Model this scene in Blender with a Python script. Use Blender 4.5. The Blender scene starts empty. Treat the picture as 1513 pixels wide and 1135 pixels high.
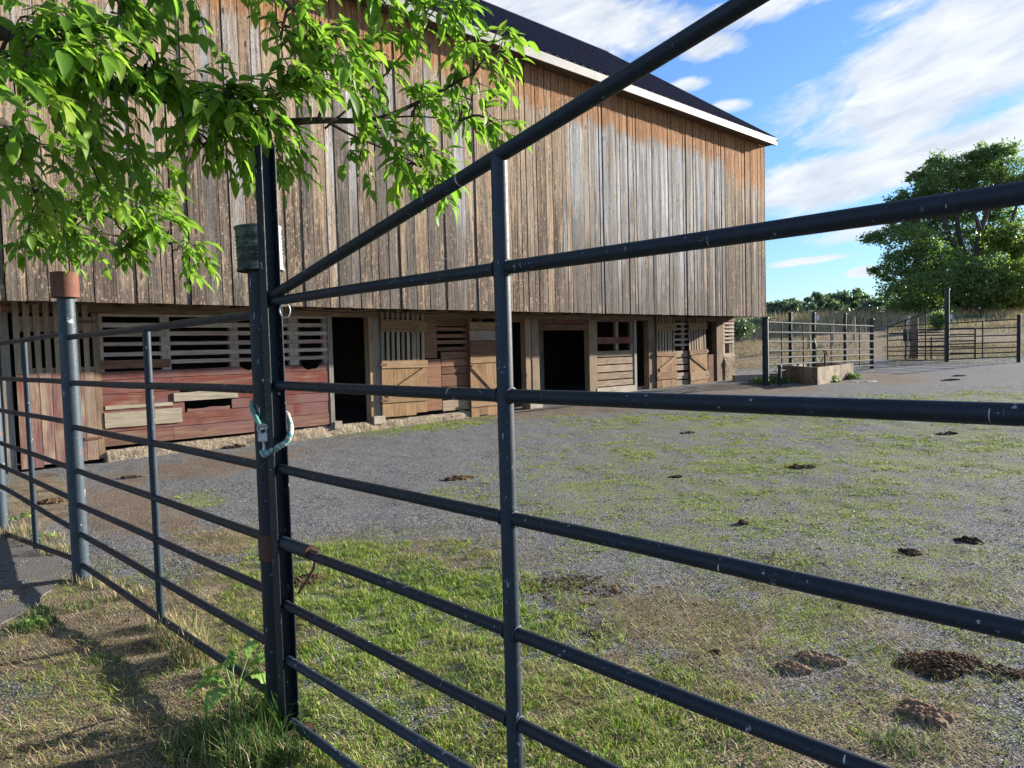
import bpy, math, random
import numpy as np
from mathutils import Vector, Matrix
random.seed(7); rng = np.random.default_rng(11)
SC = bpy.context.scene; COL = SC.collection
R = math.radians

# ------------------------------------------------------------------ camera
F, CX, CY = 1055.0, 756.5, 567.5          # focal length in photograph pixels, centre
CAMZ = 1.60
PITCH, ROLL = math.atan(52/F), math.atan(0.0268)
_f = np.array([0, math.cos(PITCH), -math.sin(PITCH)])
_u0 = np.array([0, math.sin(PITCH), math.cos(PITCH)]); _r0 = np.array([1.0, 0, 0])
UP = math.cos(ROLL)*_u0 + math.sin(ROLL)*_r0
RT = math.cos(ROLL)*_r0 - math.sin(ROLL)*_u0
CAM = np.array([0, 0, CAMZ])
def ray(px, py):
    d = _f*F + RT*(px-CX) - UP*(py-CY)
    return d/d[1]                          # scaled so that y == 1: depth is world y
def at(px, py, depth): return CAM + ray(px, py)*depth
def on_plane(px, py, p, n):
    d = ray(px, py); n = np.array(n, float); t = np.dot(np.array(p)-CAM, n)/np.dot(d, n)
    return CAM + d*t

# ------------------------------------------------------------------ terrain
def vnoise(x, y, seed=0):
    x = np.asarray(x, float); y = np.asarray(y, float)
    xi = np.floor(x).astype(np.int64); yi = np.floor(y).astype(np.int64); fx = x-xi; fy = y-yi
    fx = fx*fx*(3-2*fx); fy = fy*fy*(3-2*fy)
    def h(a, b):
        n = (a*374761393 + b*668265263 + seed*1442695041) & 0x7fffffff
        n = ((n ^ (n >> 13))*1274126177) & 0x7fffffff
        n = n ^ (n >> 16)
        return (n & 0xffff)/65535.0
    return (h(xi, yi)*(1-fx)+h(xi+1, yi)*fx)*(1-fy) + (h(xi, yi+1)*(1-fx)+h(xi+1, yi+1)*fx)*fy
def fbm(x, y, seed=0, o=4):
    s = 0; a = .5; t = 0
    for k in range(o): s = s + a*vnoise(np.asarray(x)*2**k, np.asarray(y)*2**k, seed+k*17); t += a; a *= .55
    return s/t
def sstep(a, b, x): t = np.clip((np.asarray(x, float)-a)/(b-a), 0, 1); return t*t*(3-2*t)
VPB = ray(1897, 485); AZ = math.atan2(VPB[0], 1.0)
D = np.array([math.sin(AZ), math.cos(AZ), 0]); NI = np.array([-math.cos(AZ), math.sin(AZ), 0])   # along the barn, into the barn
P0 = at(1131, 467, 23.9)                    # near corner of the overhang, underside
BO = np.array([P0[0], P0[1], 0.0]); S0 = float(np.dot(BO, D))
def gz(x, y):
    x = np.asarray(x, float); y = np.asarray(y, float)
    s = x*D[0]+y*D[1]
    z = np.interp(s, [-40, 0, 3, 6.5, 8.7, 10.7, 12.7, 16.8, 22.5, 31.5, 60], [-.2, -.03, -.06, -.04, 0, .03, .09, .285, .36, .62, 1.2])
    w = sstep(0, 3, y+abs(x)*.2)
    z = z + sstep(29, 47, y)*sstep(-2, 9, x)*1.35 + sstep(45, 62, y)*.9 + (fbm(x*.5, y*.5, 3)-.5)*.05*w + (fbm(x*.08, y*.08, 9)-.5)*.8*sstep(32, 60, y)
    z = z - sstep(80, 300, y)*6.0
    return z
def G(px, py):
    d = ray(px, py); t = 3.0
    for _ in range(60):
        p = CAM+d*t; g = float(gz(p[0], p[1])); t += (p[2]-g)/max(-d[2], .02)*.6
        t = min(max(t, .5), 90)
    p = CAM+d*t; return np.array([p[0], p[1], float(gz(p[0], p[1]))])
def proj(x, y, z):
    dx, dy, dz = x, y, z-CAMZ
    w = dx*_f[0]+dy*_f[1]+dz*_f[2]
    return CX+F*(dx*RT[0]+dy*RT[1]+dz*RT[2])/w, CY-F*(dx*UP[0]+dy*UP[1]+dz*UP[2])/w

# ------------------------------------------------------------------ mesh helpers
class MB:
    def __init__(s): s.v = []; s.f = []; s.c = []; s.sm = []
    def add(s, vs, fs, smooth=False, c=None):
        b = len(s.v); c = c or (random.random(), random.random(), random.random())
        s.v += [tuple(map(float, p)) for p in vs]; s.c += [c]*len(vs)
        for f in fs: s.f.append([i+b for i in f]); s.sm.append(smooth)
    def box(s, x0, x1, y0, y1, z0, z1, c=None, j=0.0):
        q = lambda: random.uniform(-j, j)
        vs = [(x+q(), y+q()*.3, z+q()) for z in (z0, z1) for y in (y0, y1) for x in (x0, x1)]
        s.add(vs, [(0, 2, 3, 1), (4, 5, 7, 6), (0, 1, 5, 4), (2, 6, 7, 3), (0, 4, 6, 2), (1, 3, 7, 5)], c=c)
    def prism(s, poly, y0, y1, c=None):            # polygon in (x,z), extruded along y
        n = len(poly); vs = [(x, y0, z) for x, z in poly]+[(x, y1, z) for x, z in poly]
        s.add(vs, [tuple(range(n)), tuple(range(2*n-1, n-1, -1))]+[(i, i+n, (i+1) % n+n, (i+1) % n) for i in range(n)], c=c)
    def bar(s, a, b, w, h, up=(0, 0, 1), c=None):  # rectangular bar from a to b
        a = Vector(a); b = Vector(b); d = (b-a).normalized(); u = Vector(up); sd = d.cross(u).normalized(); u = sd.cross(d)
        vs = []
        for p in (a, b):
            for i, k in ((-1, -1), (1, -1), (1, 1), (-1, 1)): vs.append(p+sd*(w/2*i)+u*(h/2*k))
        s.add(vs, [(3, 2, 1, 0), (4, 5, 6, 7), (0, 1, 5, 4), (1, 2, 6, 5), (2, 3, 7, 6), (3, 0, 4, 7)], c=c)
    def tube(s, pts, r, n=12, cap=True, c=None):
        pts = [Vector(map(float, p)) for p in pts]; m = len(pts)
        rs = r if isinstance(r, (list, tuple)) else [r]*m
        vs = []; ref = None
        for i, p in enumerate(pts):
            d = (pts[min(i+1, m-1)]-pts[max(i-1, 0)]).normalized()
            if ref is None: ref = Vector((0, 0, 1)) if abs(d.z) < .9 else Vector((1, 0, 0))
            a = d.cross(ref).normalized(); b = a.cross(d).normalized(); ref = b
            for k in range(n):
                t = 2*math.pi*k/n; vs.append(p+(a*math.cos(t)+b*math.sin(t))*rs[i])
        fs = [(i*n+k, i*n+(k+1) % n, (i+1)*n+(k+1) % n, (i+1)*n+k) for i in range(m-1) for k in range(n)]
        c = c or (random.random(), random.random(), random.random())
        s.add(vs, fs, True, c)
        if cap:
            s.add(vs[:n], [tuple(range(n))], False, c); s.add(vs[-n:], [tuple(range(n-1, -1, -1))], False, c)
    def lathe(s, prof, cx, cy, n=24, c=None):      # prof: (radius, z)
        vs = [(cx+r*math.cos(2*math.pi*k/n), cy+r*math.sin(2*math.pi*k/n), z) for r, z in prof for k in range(n)]
        m = len(prof)
        s.add(vs, [(i*n+k, i*n+(k+1) % n, (i+1)*n+(k+1) % n, (i+1)*n+k) for i in range(m-1) for k in range(n)], True, c)
    def build(s, name, mat, parent=None, loc=None):
        me = bpy.data.meshes.new(name); off = Vector(map(float, loc)) if loc is not None else Vector((0, 0, 0))
        me.from_pydata([tuple(Vector(p)-off) for p in s.v], [], s.f)
        a = me.color_attributes.new('rnd', 'FLOAT_COLOR', 'POINT')
        a.data.foreach_set('color', np.array([(x, y, z, 1) for x, y, z in s.c], dtype=np.float32).ravel())
        me.polygons.foreach_set('use_smooth', s.sm); me.materials.append(mat); me.update()
        o = bpy.data.objects.new(name, me); COL.objects.link(o)
        if parent: o.parent = parent
        if loc is not None: o.location = off
        return o
def np_mesh(name, V, T, mat, col=None, parent=None, smooth=False):
    V = np.ascontiguousarray(V, dtype=np.float32); T = np.ascontiguousarray(T, dtype=np.int32)
    me = bpy.data.meshes.new(name); me.vertices.add(len(V)); me.vertices.foreach_set('co', V.ravel())
    k = T.shape[1]; me.loops.add(T.size); me.loops.foreach_set('vertex_index', T.ravel())
    me.polygons.add(len(T)); me.polygons.foreach_set('loop_start', np.arange(0, T.size, k, dtype=np.int32))
    try: me.polygons.foreach_set('loop_total', np.full(len(T), k, dtype=np.int32))
    except Exception: pass
    if smooth: me.polygons.foreach_set('use_smooth', np.ones(len(T), dtype=bool))
    me.update(calc_edges=True); me.validate()
    if col is not None:
        a = me.color_attributes.new('rnd', 'FLOAT_COLOR', 'POINT')
        c4 = np.ones((len(V), 4), dtype=np.float32); c4[:, :3] = col; a.data.foreach_set('color', c4.ravel())
    me.materials.append(mat)
    o = bpy.data.objects.new(name, me); COL.objects.link(o)
    if parent: o.parent = parent
    return o
def tag(o, label=None, cat=None, group=None, kind=None):
    if label: o['label'] = label
    if cat: o['category'] = cat
    if group: o['group'] = group
    if kind: o['kind'] = kind
    return o
def thing(name, label, cat, loc=(0, 0, 0), rz=0, group=None):
    o = bpy.data.objects.new(name, None); COL.objects.link(o); o.empty_display_size = .2
    o.location = tuple(map(float, loc)); o.rotation_euler = (0, 0, rz); return tag(o, label, cat, group)
def reparent(o, p):                         # world-space mesh under a thing standing at loc (no rotation)
    o.parent = p; o.location = -p.location; return o

# ------------------------------------------------------------------ materials
def newmat(name):
    m = bpy.data.materials.new(name); m.use_nodes = True; t = m.node_tree; t.nodes.clear()
    out = t.nodes.new('ShaderNodeOutputMaterial'); b = t.nodes.new('ShaderNodeBsdfPrincipled')
    t.links.new(b.outputs[0], out.inputs[0]); return m, t, b
def nd(t, typ, ins=None, out=0, **pr):
    n = t.nodes.new('ShaderNode'+typ)
    for k, v in pr.items(): setattr(n, k, v)
    for k, v in (ins or {}).items():
        if isinstance(v, bpy.types.NodeSocket): t.links.new(v, n.inputs[k])
        else: n.inputs[k].default_value = v
    return n.outputs[out]
def ma(t, op, a, b=0.0, c=0.0, clamp=False): return nd(t, 'Math', {0: a, 1: b, 2: c}, operation=op, use_clamp=clamp)
def vec4(c): return tuple(c)+(1,) if len(c) == 3 else c
def mx(t, f, a, b, bt='MIX'):
    n = t.nodes.new('ShaderNodeMix'); n.data_type = 'RGBA'; n.blend_type = bt
    for k, v in ((0, f), (6, a), (7, b)):
        if isinstance(v, bpy.types.NodeSocket): t.links.new(v, n.inputs[k])
        else: n.inputs[k].default_value = vec4(v) if k else v
    return n.outputs[2]
def ns(t, v, sc, det=3, ro=.55, dist=0): return nd(t, 'TexNoise', {'Vector': v, 'Scale': sc, 'Detail': det, 'Roughness': ro, 'Distortion': dist})
def rmp(t, x, a, b, c=0.0, d=1.0): return nd(t, 'MapRange', {0: x, 1: a, 2: b, 3: c, 4: d})
def oc(t, sc=None, which=3):
    v = nd(t, 'TexCoord', out=which)
    if sc: v = nd(t, 'VectorMath', {0: v, 1: sc}, operation='MULTIPLY')
    return v
def rnd(t):
    a = nd(t, 'Attribute', attribute_name='rnd'); n = nd(t, 'SeparateColor', {0: a}); s = n.node
    return s.outputs[0], s.outputs[1], s.outputs[2], a
def bump(t, b, h, st=.5, d=.01):
    t.links.new(nd(t, 'Bump', {'Height': h, 'Strength': st, 'Distance': d}), b.inputs['Normal'])
def setb(t, b, col, ro=.8, spec=.3):
    if isinstance(col, bpy.types.NodeSocket): t.links.new(col, b.inputs['Base Color'])
    else: b.inputs['Base Color'].default_value = vec4(col)
    if isinstance(ro, bpy.types.NodeSocket): t.links.new(ro, b.inputs['Roughness'])
    else: b.inputs['Roughness'].default_value = ro
    b.inputs['Specular IOR Level'].default_value = spec

def wood(name, light, dark, axis='z', paint=None, pamt=.5, knots=True, bst=.6):
    m, t, b = newmat(name); r, g, bb, att = rnd(t)
    sc = {'z': (40, 40, 2.2), 'x': (2.2, 40, 40), 'y': (40, 2.2, 40)}[axis]
    co = nd(t, 'TexCoord', out=3)
    off = nd(t, 'VectorMath', {0: att, 1: (37, 53, 71)}, operation='MULTIPLY')
    co2 = nd(t, 'VectorMath', {0: co, 1: off}, operation='ADD')
    v = nd(t, 'VectorMath', {0: co2, 1: sc}, operation='MULTIPLY')
    grain = ns(t, v, 1.0, 5, .65, .4)
    blot = ns(t, nd(t, 'VectorMath', {0: co2, 1: (2, 2, 2)}, operation='MULTIPLY'), 1.2, 3)
    f = ma(t, 'ADD', ma(t, 'MULTIPLY', rmp(t, grain, .3, .7), .8), ma(t, 'ADD', ma(t, 'MULTIPLY', r, .5), ma(t, 'MULTIPLY', blot, .7)))
    f = rmp(t, f, .45, 1.45)
    col = mx(t, f, dark, light)
    h = grain
    if knots:
        ks = {'z': (5, 5, 1.6), 'x': (1.6, 5, 5), 'y': (5, 1.6, 5)}[axis]
        kv = nd(t, 'TexVoronoi', {'Vector': nd(t, 'VectorMath', {0: co2, 1: ks}, operation='MULTIPLY'), 'Scale': 1.0})
        k = rmp(t, kv, .05, .12, 1, 0)
        col = mx(t, ma(t, 'MULTIPLY', k, .7), col, tuple(c*.45 for c in dark))
        h = ma(t, 'ADD', h, ma(t, 'MULTIPLY', k, .4))
    if paint:
        pn = ns(t, nd(t, 'VectorMath', {0: co2, 1: tuple(c*.35 for c in sc)}, operation='MULTIPLY'), 1.0, 6, .7)
        pb = ns(t, co2, 1.6, 3)
        pf = ma(t, 'ADD', ma(t, 'ADD', pn, ma(t, 'MULTIPLY', pb, .8)), ma(t, 'MULTIPLY', g, .35))
        pf = rmp(t, pf, 1.30-pamt, 1.55-pamt)
        pc = mx(t, rmp(t, grain, .3, .7), tuple(c*.6 for c in paint), tuple(min(1, c*1.3+.01) for c in paint))
        pc = mx(t, rmp(t, pb, .4, .62, 0, .45), pc, tuple(.5*c+.14 for c in paint))
        col = mx(t, pf, col, pc)
    setb(t, b, col, .85, .15); bump(t, b, h, bst, .006); return m

def siding_mat():
    m, t, b = newmat('weathered_siding'); r, g, bb, att = rnd(t)     # tone, greyness, depth of the unweathered top
    co = nd(t, 'TexCoord', out=3); sp = nd(t, 'SeparateXYZ', {0: co}); sp = sp.node
    off = nd(t, 'VectorMath', {0: att, 1: (31, 47, 90)}, operation='MULTIPLY')
    co2 = nd(t, 'VectorMath', {0: co, 1: off}, operation='ADD')
    V = lambda s: nd(t, 'VectorMath', {0: co2, 1: s}, operation='MULTIPLY')
    grain = ns(t, V((34, 34, .9)), 1.0, 6, .7, .6)
    streak = ns(t, V((14, 14, .35)), 1.0, 4, .6, .3)
    blot = ns(t, V((2.2, 2.2, .8)), 1.0, 4, .6)
    fine = ns(t, V((190, 190, 9)), 1.0, 3, .7)
    gc = rmp(t, grain, .34, .66); scn = rmp(t, streak, .34, .66)
    tan = mx(t, gc, (.14, .095, .062), (.53, .395, .27))
    gry = mx(t, scn, (.12, .115, .115), (.52, .51, .50))
    dk = mx(t, gc, (.030, .026, .024), (.18, .14, .11))
    gf = rmp(t, ma(t, 'ADD', ma(t, 'MULTIPLY', scn, .5), g), .62, .95)
    col = mx(t, gf, tan, gry)
    # darker towards board feet, board by board
    low = rmp(t, sp.outputs[2], 2.2, 7.0, 1, 0)
    df = ma(t, 'ADD', ma(t, 'ADD', ma(t, 'MULTIPLY', low, .58), ma(t, 'MULTIPLY', r, .45)), ma(t, 'ADD', ma(t, 'MULTIPLY', blot, .6), ma(t, 'MULTIPLY', scn, .34)))
    df = rmp(t, df, .88, 1.06)
    col = mx(t, ma(t, 'MULTIPLY', df, .85), col, dk)
    # unweathered orange wood under the eave
    of = ma(t, 'ADD', ma(t, 'SUBTRACT', sp.outputs[2], ma(t, 'SUBTRACT', ZT, ma(t, 'MULTIPLY', bb, 2.4))), ma(t, 'MULTIPLY', ma(t, 'SUBTRACT', streak, .5), 1.3))
    ofr = rmp(t, of, -.07, .10)
    ora = mx(t, gc, (.20, .085, .036), (.50, .27, .13))
    col = mx(t, ofr, col, ora)
    # fine checks, saw marks and knots
    wv = nd(t, 'TexWave', {'Vector': nd(t, 'Mapping', {'Vector': co2, 'Rotation': (0, R(28), 0)}), 'Scale': 9.0, 'Distortion': 2.5, 'Detail': 2, 'Detail Scale': 1.5}, bands_direction='Z')
    sm = ma(t, 'MULTIPLY', wv, rmp(t, blot, .45, .6))
    col = mx(t, rmp(t, sm, .55, 1, 0, .28), col, (.50, .38, .28))
    kv = nd(t, 'TexVoronoi', {'Vector': V((3.4, 3.4, 1.5)), 'Scale': 1.0, 'Randomness': 1.0})
    kin = rmp(t, kv, .055, .11, 1, 0); kout = ma(t, 'MULTIPLY', rmp(t, kv, .12, .26, 1, 0), rmp(t, fine, .42, .55))
    col = mx(t, ma(t, 'MULTIPLY', kout, .55), col, (.58, .43, .31))
    col = mx(t, ma(t, 'MULTIPLY', kin, .8), col, (.05, .03, .02))
    crack = rmp(t, ns(t, V((46, 46, .7)), 1.0, 3, .6, 1.0), .34, .39, 1, 0)
    col = mx(t, ma(t, 'MULTIPLY', crack, .75), col, (.03, .025, .02))
    sp2 = rmp(t, ns(t, V((26, 26, 12)), 1.0, 4, .75), .575, .62)
    col = mx(t, ma(t, 'MULTIPLY', sp2, rmp(t, gf, 0, 1, .7, .18)), col, (.60, .44, .31))
    sp3 = rmp(t, ns(t, V((30, 30, 7)), 1.0, 4, .7, 1.5), .43, .385)
    col = mx(t, ma(t, 'MULTIPLY', sp3, .6), col, (.04, .033, .028))
    setb(t, b, col, .9, .12)
    gm = rmp(t, ns(t, V((24, 24, 1.6)), 1.0, 5, .75, .8), .38, .60, .30, 1.42); col = mx(t, 1.0, col, nd(t, 'CombineColor', {0: gm, 1: gm, 2: gm}), 'MULTIPLY')
    h = ma(t, 'ADD', ma(t, 'ADD', ma(t, 'MULTIPLY', grain, .8), ma(t, 'MULTIPLY', fine, .35)), ma(t, 'ADD', ma(t, 'MULTIPLY', sm, .25), ma(t, 'SUBTRACT', ma(t, 'MULTIPLY', kout, .6), ma(t, 'MULTIPLY', crack, .8))))
    bump(t, b, h, .9, .012); return m

def steel(name, col=(.0045, .0100, .0165), scuff=.5, rust=0.0):
    m, t, b = newmat(name); co = oc(t); r, g, bb, att = rnd(t)
    n1 = ns(t, co, 9, 4, .6); n2 = ns(t, co, 45, 4, .65); n3 = ns(t, co, 130, 3, .7)
    c = mx(t, n1, tuple(x*.75 for x in col), tuple(x*1.5 for x in col))
    c = mx(t, ma(t, 'MULTIPLY', rmp(t, n3, .55, .7), .35), c, tuple(x*2.6+.01 for x in col))
    ch = ma(t, 'MULTIPLY', rmp(t, n2, .655-scuff*.03, .68), rmp(t, n1, .44, .58))
    c = mx(t, ma(t, 'MULTIPLY', ch, .8), c, (.33, .36, .38))
    al = nd(t, 'VectorMath', {0: co, 1: (.70, -.71, 0)}, out=1, operation='DOT_PRODUCT'); pe = nd(t, 'VectorMath', {0: co, 1: (.71, .70, 0)}, out=1, operation='DOT_PRODUCT'); zz = nd(t, 'SeparateXYZ', {0: co}, out=2)
    arc = ns(t, nd(t, 'CombineXYZ', {0: ma(t, 'MULTIPLY', al, 75), 1: ma(t, 'MULTIPLY', pe, 13), 2: ma(t, 'MULTIPLY', zz, 13)}), 1.0, 2, .5, .5)
    c = mx(t, ma(t, 'MULTIPLY', rmp(t, arc, .715, .735), .9), c, (.50, .52, .52))
    if rust:
        rf = rmp(t, ma(t, 'ADD', n1, ma(t, 'MULTIPLY', n2, .4)), .98-rust, 1.05-rust)
        c = mx(t, rf, c, mx(t, n3, (.10, .035, .016), (.24, .09, .04)))
    setb(t, b, c, rmp(t, n2, .3, .7, .42, .65), .4)
    bump(t, b, ma(t, 'ADD', ma(t, 'MULTIPLY', n2, .5), n3), .25, .002); return m
def plain(name, a, b2, sc=20, ro=.8, bst=.3, spec=.3, metal=0, bd=.004):
    m, t, b = newmat(name); co = oc(t); r, g, bb, att = rnd(t)
    n = ns(t, co, sc, 5, .65); n2 = ns(t, co, sc*.15, 3)
    f = rmp(t, ma(t, 'ADD', ma(t, 'ADD', n, ma(t, 'MULTIPLY', n2, .6)), ma(t, 'MULTIPLY', r, .25)), .6, 1.25)
    setb(t, b, mx(t, f, a, b2), ro, spec); b.inputs['Metallic'].default_value = metal
    if bst: bump(t, b, n, bst, bd)
    return m
def leafmat(name, a, b2, c3, tr=.35, ro=.5):
    m, t, b = newmat(name); r, g, bb, att = rnd(t)
    c = mx(t, r, a, b2); c = mx(t, rmp(t, g, .75, 1.0, 0, .8), c, c3)
    setb(t, b, c, ro, .35)
    tl = nd(t, 'BsdfTranslucent', {0: mx(t, .5, c, (.30, .56, .045), 'MIX')})
    out = [n for n in t.nodes if n.type == 'OUTPUT_MATERIAL'][0]
    t.links.new(nd(t, 'MixShader', {0: tr, 1: b.outputs[0], 2: tl}), out.inputs[0]); return m
def attrmat(name, tr=.25, ro=.75):          # colour straight from the mesh's own per-blade colour
    m, t, b = newmat(name); a = nd(t, 'Attribute', attribute_name='rnd'); setb(t, b, a, ro, .2)
    tl = nd(t, 'BsdfTranslucent', {0: a}); out = [n for n in t.nodes if n.type == 'OUTPUT_MATERIAL'][0]
    t.links.new(nd(t, 'MixShader', {0: tr, 1: b.outputs[0], 2: tl}), out.inputs[0]); return m

# ------------------------------------------------------------------ barn
# local frame: x = u along the facade (0 at the far corner, negative towards the left), y = into the barn, z up
def Lc(px, py, v):                           # photo pixel on the barn plane y = v  ->  (u, z)
    p = on_plane(px, py, BO+NI*v, NI); return float(np.dot(p-BO, D)), float(p[2])
VW = 1.17                                    # the lower wall stands this far behind the overhang
ZB = float(P0[2])                            # underside of the overhang
ue, ztip = Lc(1148, 205, -.42)               # tip of the eave
def Lu(px, py, u):
    p = on_plane(px, py, BO+D*u, D); return float(np.dot(p-BO, NI)), float(p[2])
vr, zr = Lu(897, 77, ue)                     # ridge end
ZT = ztip-.12                                # top of the siding
UL = -27.0
barn = thing('barn', 'weathered timber forebay barn with dark metal roof and open stable doors underneath', 'barn', BO, math.pi/2-AZ)

M_side = siding_mat()
M_beam = wood('old_beam_wood', (.36, .25, .16), (.11, .07, .045), 'x')
M_post = wood('old_post_wood', (.34, .24, .16), (.10, .065, .04), 'z')
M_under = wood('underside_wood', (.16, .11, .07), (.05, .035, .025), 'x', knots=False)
M_doorw = wood('door_wood', (.38, .235, .125), (.13, .072, .036), 'z')
M_doorh = wood('door_rail_wood', (.36, .235, .13), (.14, .08, .042), 'x')
M_red = wood('red_painted_boards', (.33, .23, .155), (.14, .085, .055), 'x', paint=(.17, .046, .033), pamt=.52)
M_redv = wood('red_painted_upright', (.38, .29, .21), (.19, .135, .095), 'z', paint=(.17, .046, .033), pamt=.28)
M_slat = wood('flaking_white_slats', (.50, .43, .36), (.22, .165, .125), 'x', paint=(.42, .19, .165), pamt=.10, knots=False)
M_brown = wood('dark_brown_boards', (.27, .14, .085), (.10, .05, .032), 'x')
M_grey = wood('grey_patch_board', (.42, .37, .28), (.20, .16, .11), 'x')
M_pale = wood('pale_boards', (.42, .32, .225), (.17, .12, .08), 'x')
M_palev = wood('pale_slats', (.38, .30, .215), (.16, .115, .08), 'z', knots=False)
M_greyv = wood('grey_jamb', (.36, .33, .29), (.15, .13, .11), 'z')
M_stone = plain('foundation_stone', (.14, .105, .07), (.40, .33, .245), 16, .95, 1.0, .1, bd=.06)
M_conc = plain('concrete', (.26, .22, .17), (.52, .45, .36), 14, .9, .5, .2, bd=.008)
M_fascia = plain('white_fascia_paint', (.30, .29, .26), (.46, .45, .42), 6, .6, .1)
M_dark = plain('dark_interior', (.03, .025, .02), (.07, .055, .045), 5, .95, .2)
M_hinge = plain('rusty_iron', (.05, .025, .018), (.16, .07, .04), 60, .7, .4, .4)
def roofmat():
    m, t, b = newmat('dark_roof_metal'); co = oc(t)
    setb(t, b, mx(t, ns(t, co, 1.5, 4), (.020, .018, .032), (.038, .035, .058)), .6, .2); return m
M_roof = roofmat()

# upper wall: individual boards joined in one mesh
mb = MB(); u = UL
U0R = Lc(735, 300, 0)[0]; uG0, _ = Lc(838, 300, 0); uG1, _ = Lc(1068, 300, 0); uH, _ = Lc(800, 200, 0)
while u < -.02:
    w = random.choice((.17, .2, .24, .27, .30))*random.uniform(.93, 1.07)*(.74 if u > U0R else 1)
    if u+w > -.12: w = -u
    z0 = ZB-.03+random.uniform(-.005, .007); th = random.uniform(0, .014)
    if uG0 < u < uG1: g = random.choice((.5, .7, .8, .95, .9, .75)); bb = random.uniform(.36, .43)
    elif u < uG0: g = random.choice((.05, .15, .25, .4, .5, .65)); bb = random.uniform(.30, .50)
    else: g = random.uniform(.1, .6); bb = random.uniform(.40, .75)
    c = (random.uniform(0, .55) if uG0 < u < uG1 else random.uniform(.45, 1) if u >= uG1 else random.random(), g, bb)
    gp_ = random.choice((.004, .005, .007, .010))*(1.3 if u > U0R else 1); xs = [u+gp_, u+w-gp_]; tl = random.uniform(-.014, .014); nz = 12
    vs = []
    for k in range(nz+1):
        z = z0+(ZT+.10-z0)*k/nz; wob = random.uniform(-.002, .002)
        vs += [(xs[0]+wob, -th-.002, z), (xs[1]+wob, -th-tl-.002, z)]
    n0 = len(vs); vs += [(xs[0], .022, z0), (xs[1], .022, z0), (xs[0], .022, ZT+.1), (xs[1], .022, ZT+.1)]
    fs = [(2*k, 2*k+1, 2*k+3, 2*k+2) for k in range(nz)]
    fs += [(n0, n0+1, 1, 0)]+[tuple([2*k for k in range(nz, -1, -1)]+[n0, n0+2])]+[tuple([2*k+1 for k in range(nz+1)]+[n0+3, n0+1])]
    mb.add(vs, fs, False, c); u += w
mb.box(-.002, .030, -.012, .16, ZB-.03, ZT+.05, c=(.3, .7, .5))             # corner board
mb.build('upper_wall', M_side, barn)
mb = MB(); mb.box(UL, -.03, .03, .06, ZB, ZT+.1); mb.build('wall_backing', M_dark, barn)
# gable and rear walls
vb = 2*vr; mb = MB(); v = .18
def rz_at(v): return zr-(zr-ztip)*abs(v-vr)/(vr+.42)-.10
while v < vb-.05:
    w = random.uniform(.2, .3); w = min(w, vb-v)
    mb.add([(0, v, ZB), (0, v+w-.008, ZB), (0, v+w-.008, rz_at(v+w)), (0, v, rz_at(v)), (-.03, v, ZB), (-.03, v+w-.008, ZB), (-.03, v+w-.008, rz_at(v+w)), (-.03, v, rz_at(v))],
           [(0, 1, 2, 3), (7, 6, 5, 4), (0, 4, 5, 1), (1, 5, 6, 2), (3, 7, 4, 0), (2, 6, 7, 3)], c=(random.random(), random.random(), .2)); v += w
mb.build('gable_wall', M_side, barn)
mb = MB(); mb.box(UL, -.04, vb, vb+.04, 0, rz_at(vb)); mb.build('rear_wall', M_side, barn)
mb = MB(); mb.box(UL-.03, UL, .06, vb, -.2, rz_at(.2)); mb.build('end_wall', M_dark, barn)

# underside of the overhang: planks and joists
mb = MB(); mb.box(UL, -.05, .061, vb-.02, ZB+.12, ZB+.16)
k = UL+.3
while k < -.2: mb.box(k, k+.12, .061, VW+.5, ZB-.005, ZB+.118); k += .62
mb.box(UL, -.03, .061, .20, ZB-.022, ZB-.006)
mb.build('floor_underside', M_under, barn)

# roof: ribbed metal sheets, ridge cap, screws
def ribbed(v0, z0, v1, z1, name):
    mb = MB(); sl = math.hypot(v1-v0, z1-z0); dv, dz = (v1-v0)/sl, (z1-z0)/sl; nv, nz_ = -dz, dv
    if nz_ < 0: nv, nz_ = -nv, -nz_
    prof = []; u = UL-.3
    while u < ue-.23:
        prof += [(u, 0), (u+.25, 0), (u+.262, .026), (u+.29, .026)]; u += .302
    prof.append((ue, 0))
    c = (.5, .5, .5); vs = []; n = len(prof)
    for t_ in (0, sl):
        for (uu, h) in prof: vs.append((uu, v0+dv*t_+nv*h, z0+dz*t_+nz_*h))
    mb.add(vs, [(i, i+1, n+i+1, n+i) for i in range(n-1)], False, c)
    sm = mb; k = 0; uu = UL-.3
    while uu < ue-.2:
        if uu > -22:
            for q in range(8):
                t_ = .12+q*(sl-.3)/7.; ctr = Vector((uu+.17, v0+dv*t_+nv*.006, z0+dz*t_+nz_*.006))
                sm.bar(ctr, ctr+Vector((0, nv*.02, nz_*.02)), .026, .026, up=(1, 0, 0))
        uu += .684
    return mb.build(name, M_roof, barn)
ribbed(-.44, ztip, vr, zr, 'roof')
o = MB(); o.add([(UL-.3, vr, zr+.001), (ue, vr, zr+.001), (ue, vb+.44, ztip), (UL-.3, vb+.44, ztip)], [(0, 1, 2, 3)]); o.build('roof', M_roof, barn)
mb = MB()
mb.add([(UL-.3, vr-.16, zr-.085), (ue+.01, vr-.16, zr-.085), (ue+.01, vr, zr+.04), (UL-.3, vr, zr+.04), (ue+.01, vr+.16, zr-.085), (UL-.3, vr+.16, zr-.085)], [(0, 1, 2, 3), (3, 2, 4, 5)])
mb.build('ridge_cap', M_roof, barn)
mb = MB(); FH = .20                        # eave fascia in lengths
u = UL-.3
while u < ue-.02:
    w = min(3.66, ue-u); mb.box(u+.002, u+w-.002, -.425, -.40, ztip-FH-.015, ztip-.015); u += w
mb.build('eave_fascia', M_fascia, barn)
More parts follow.
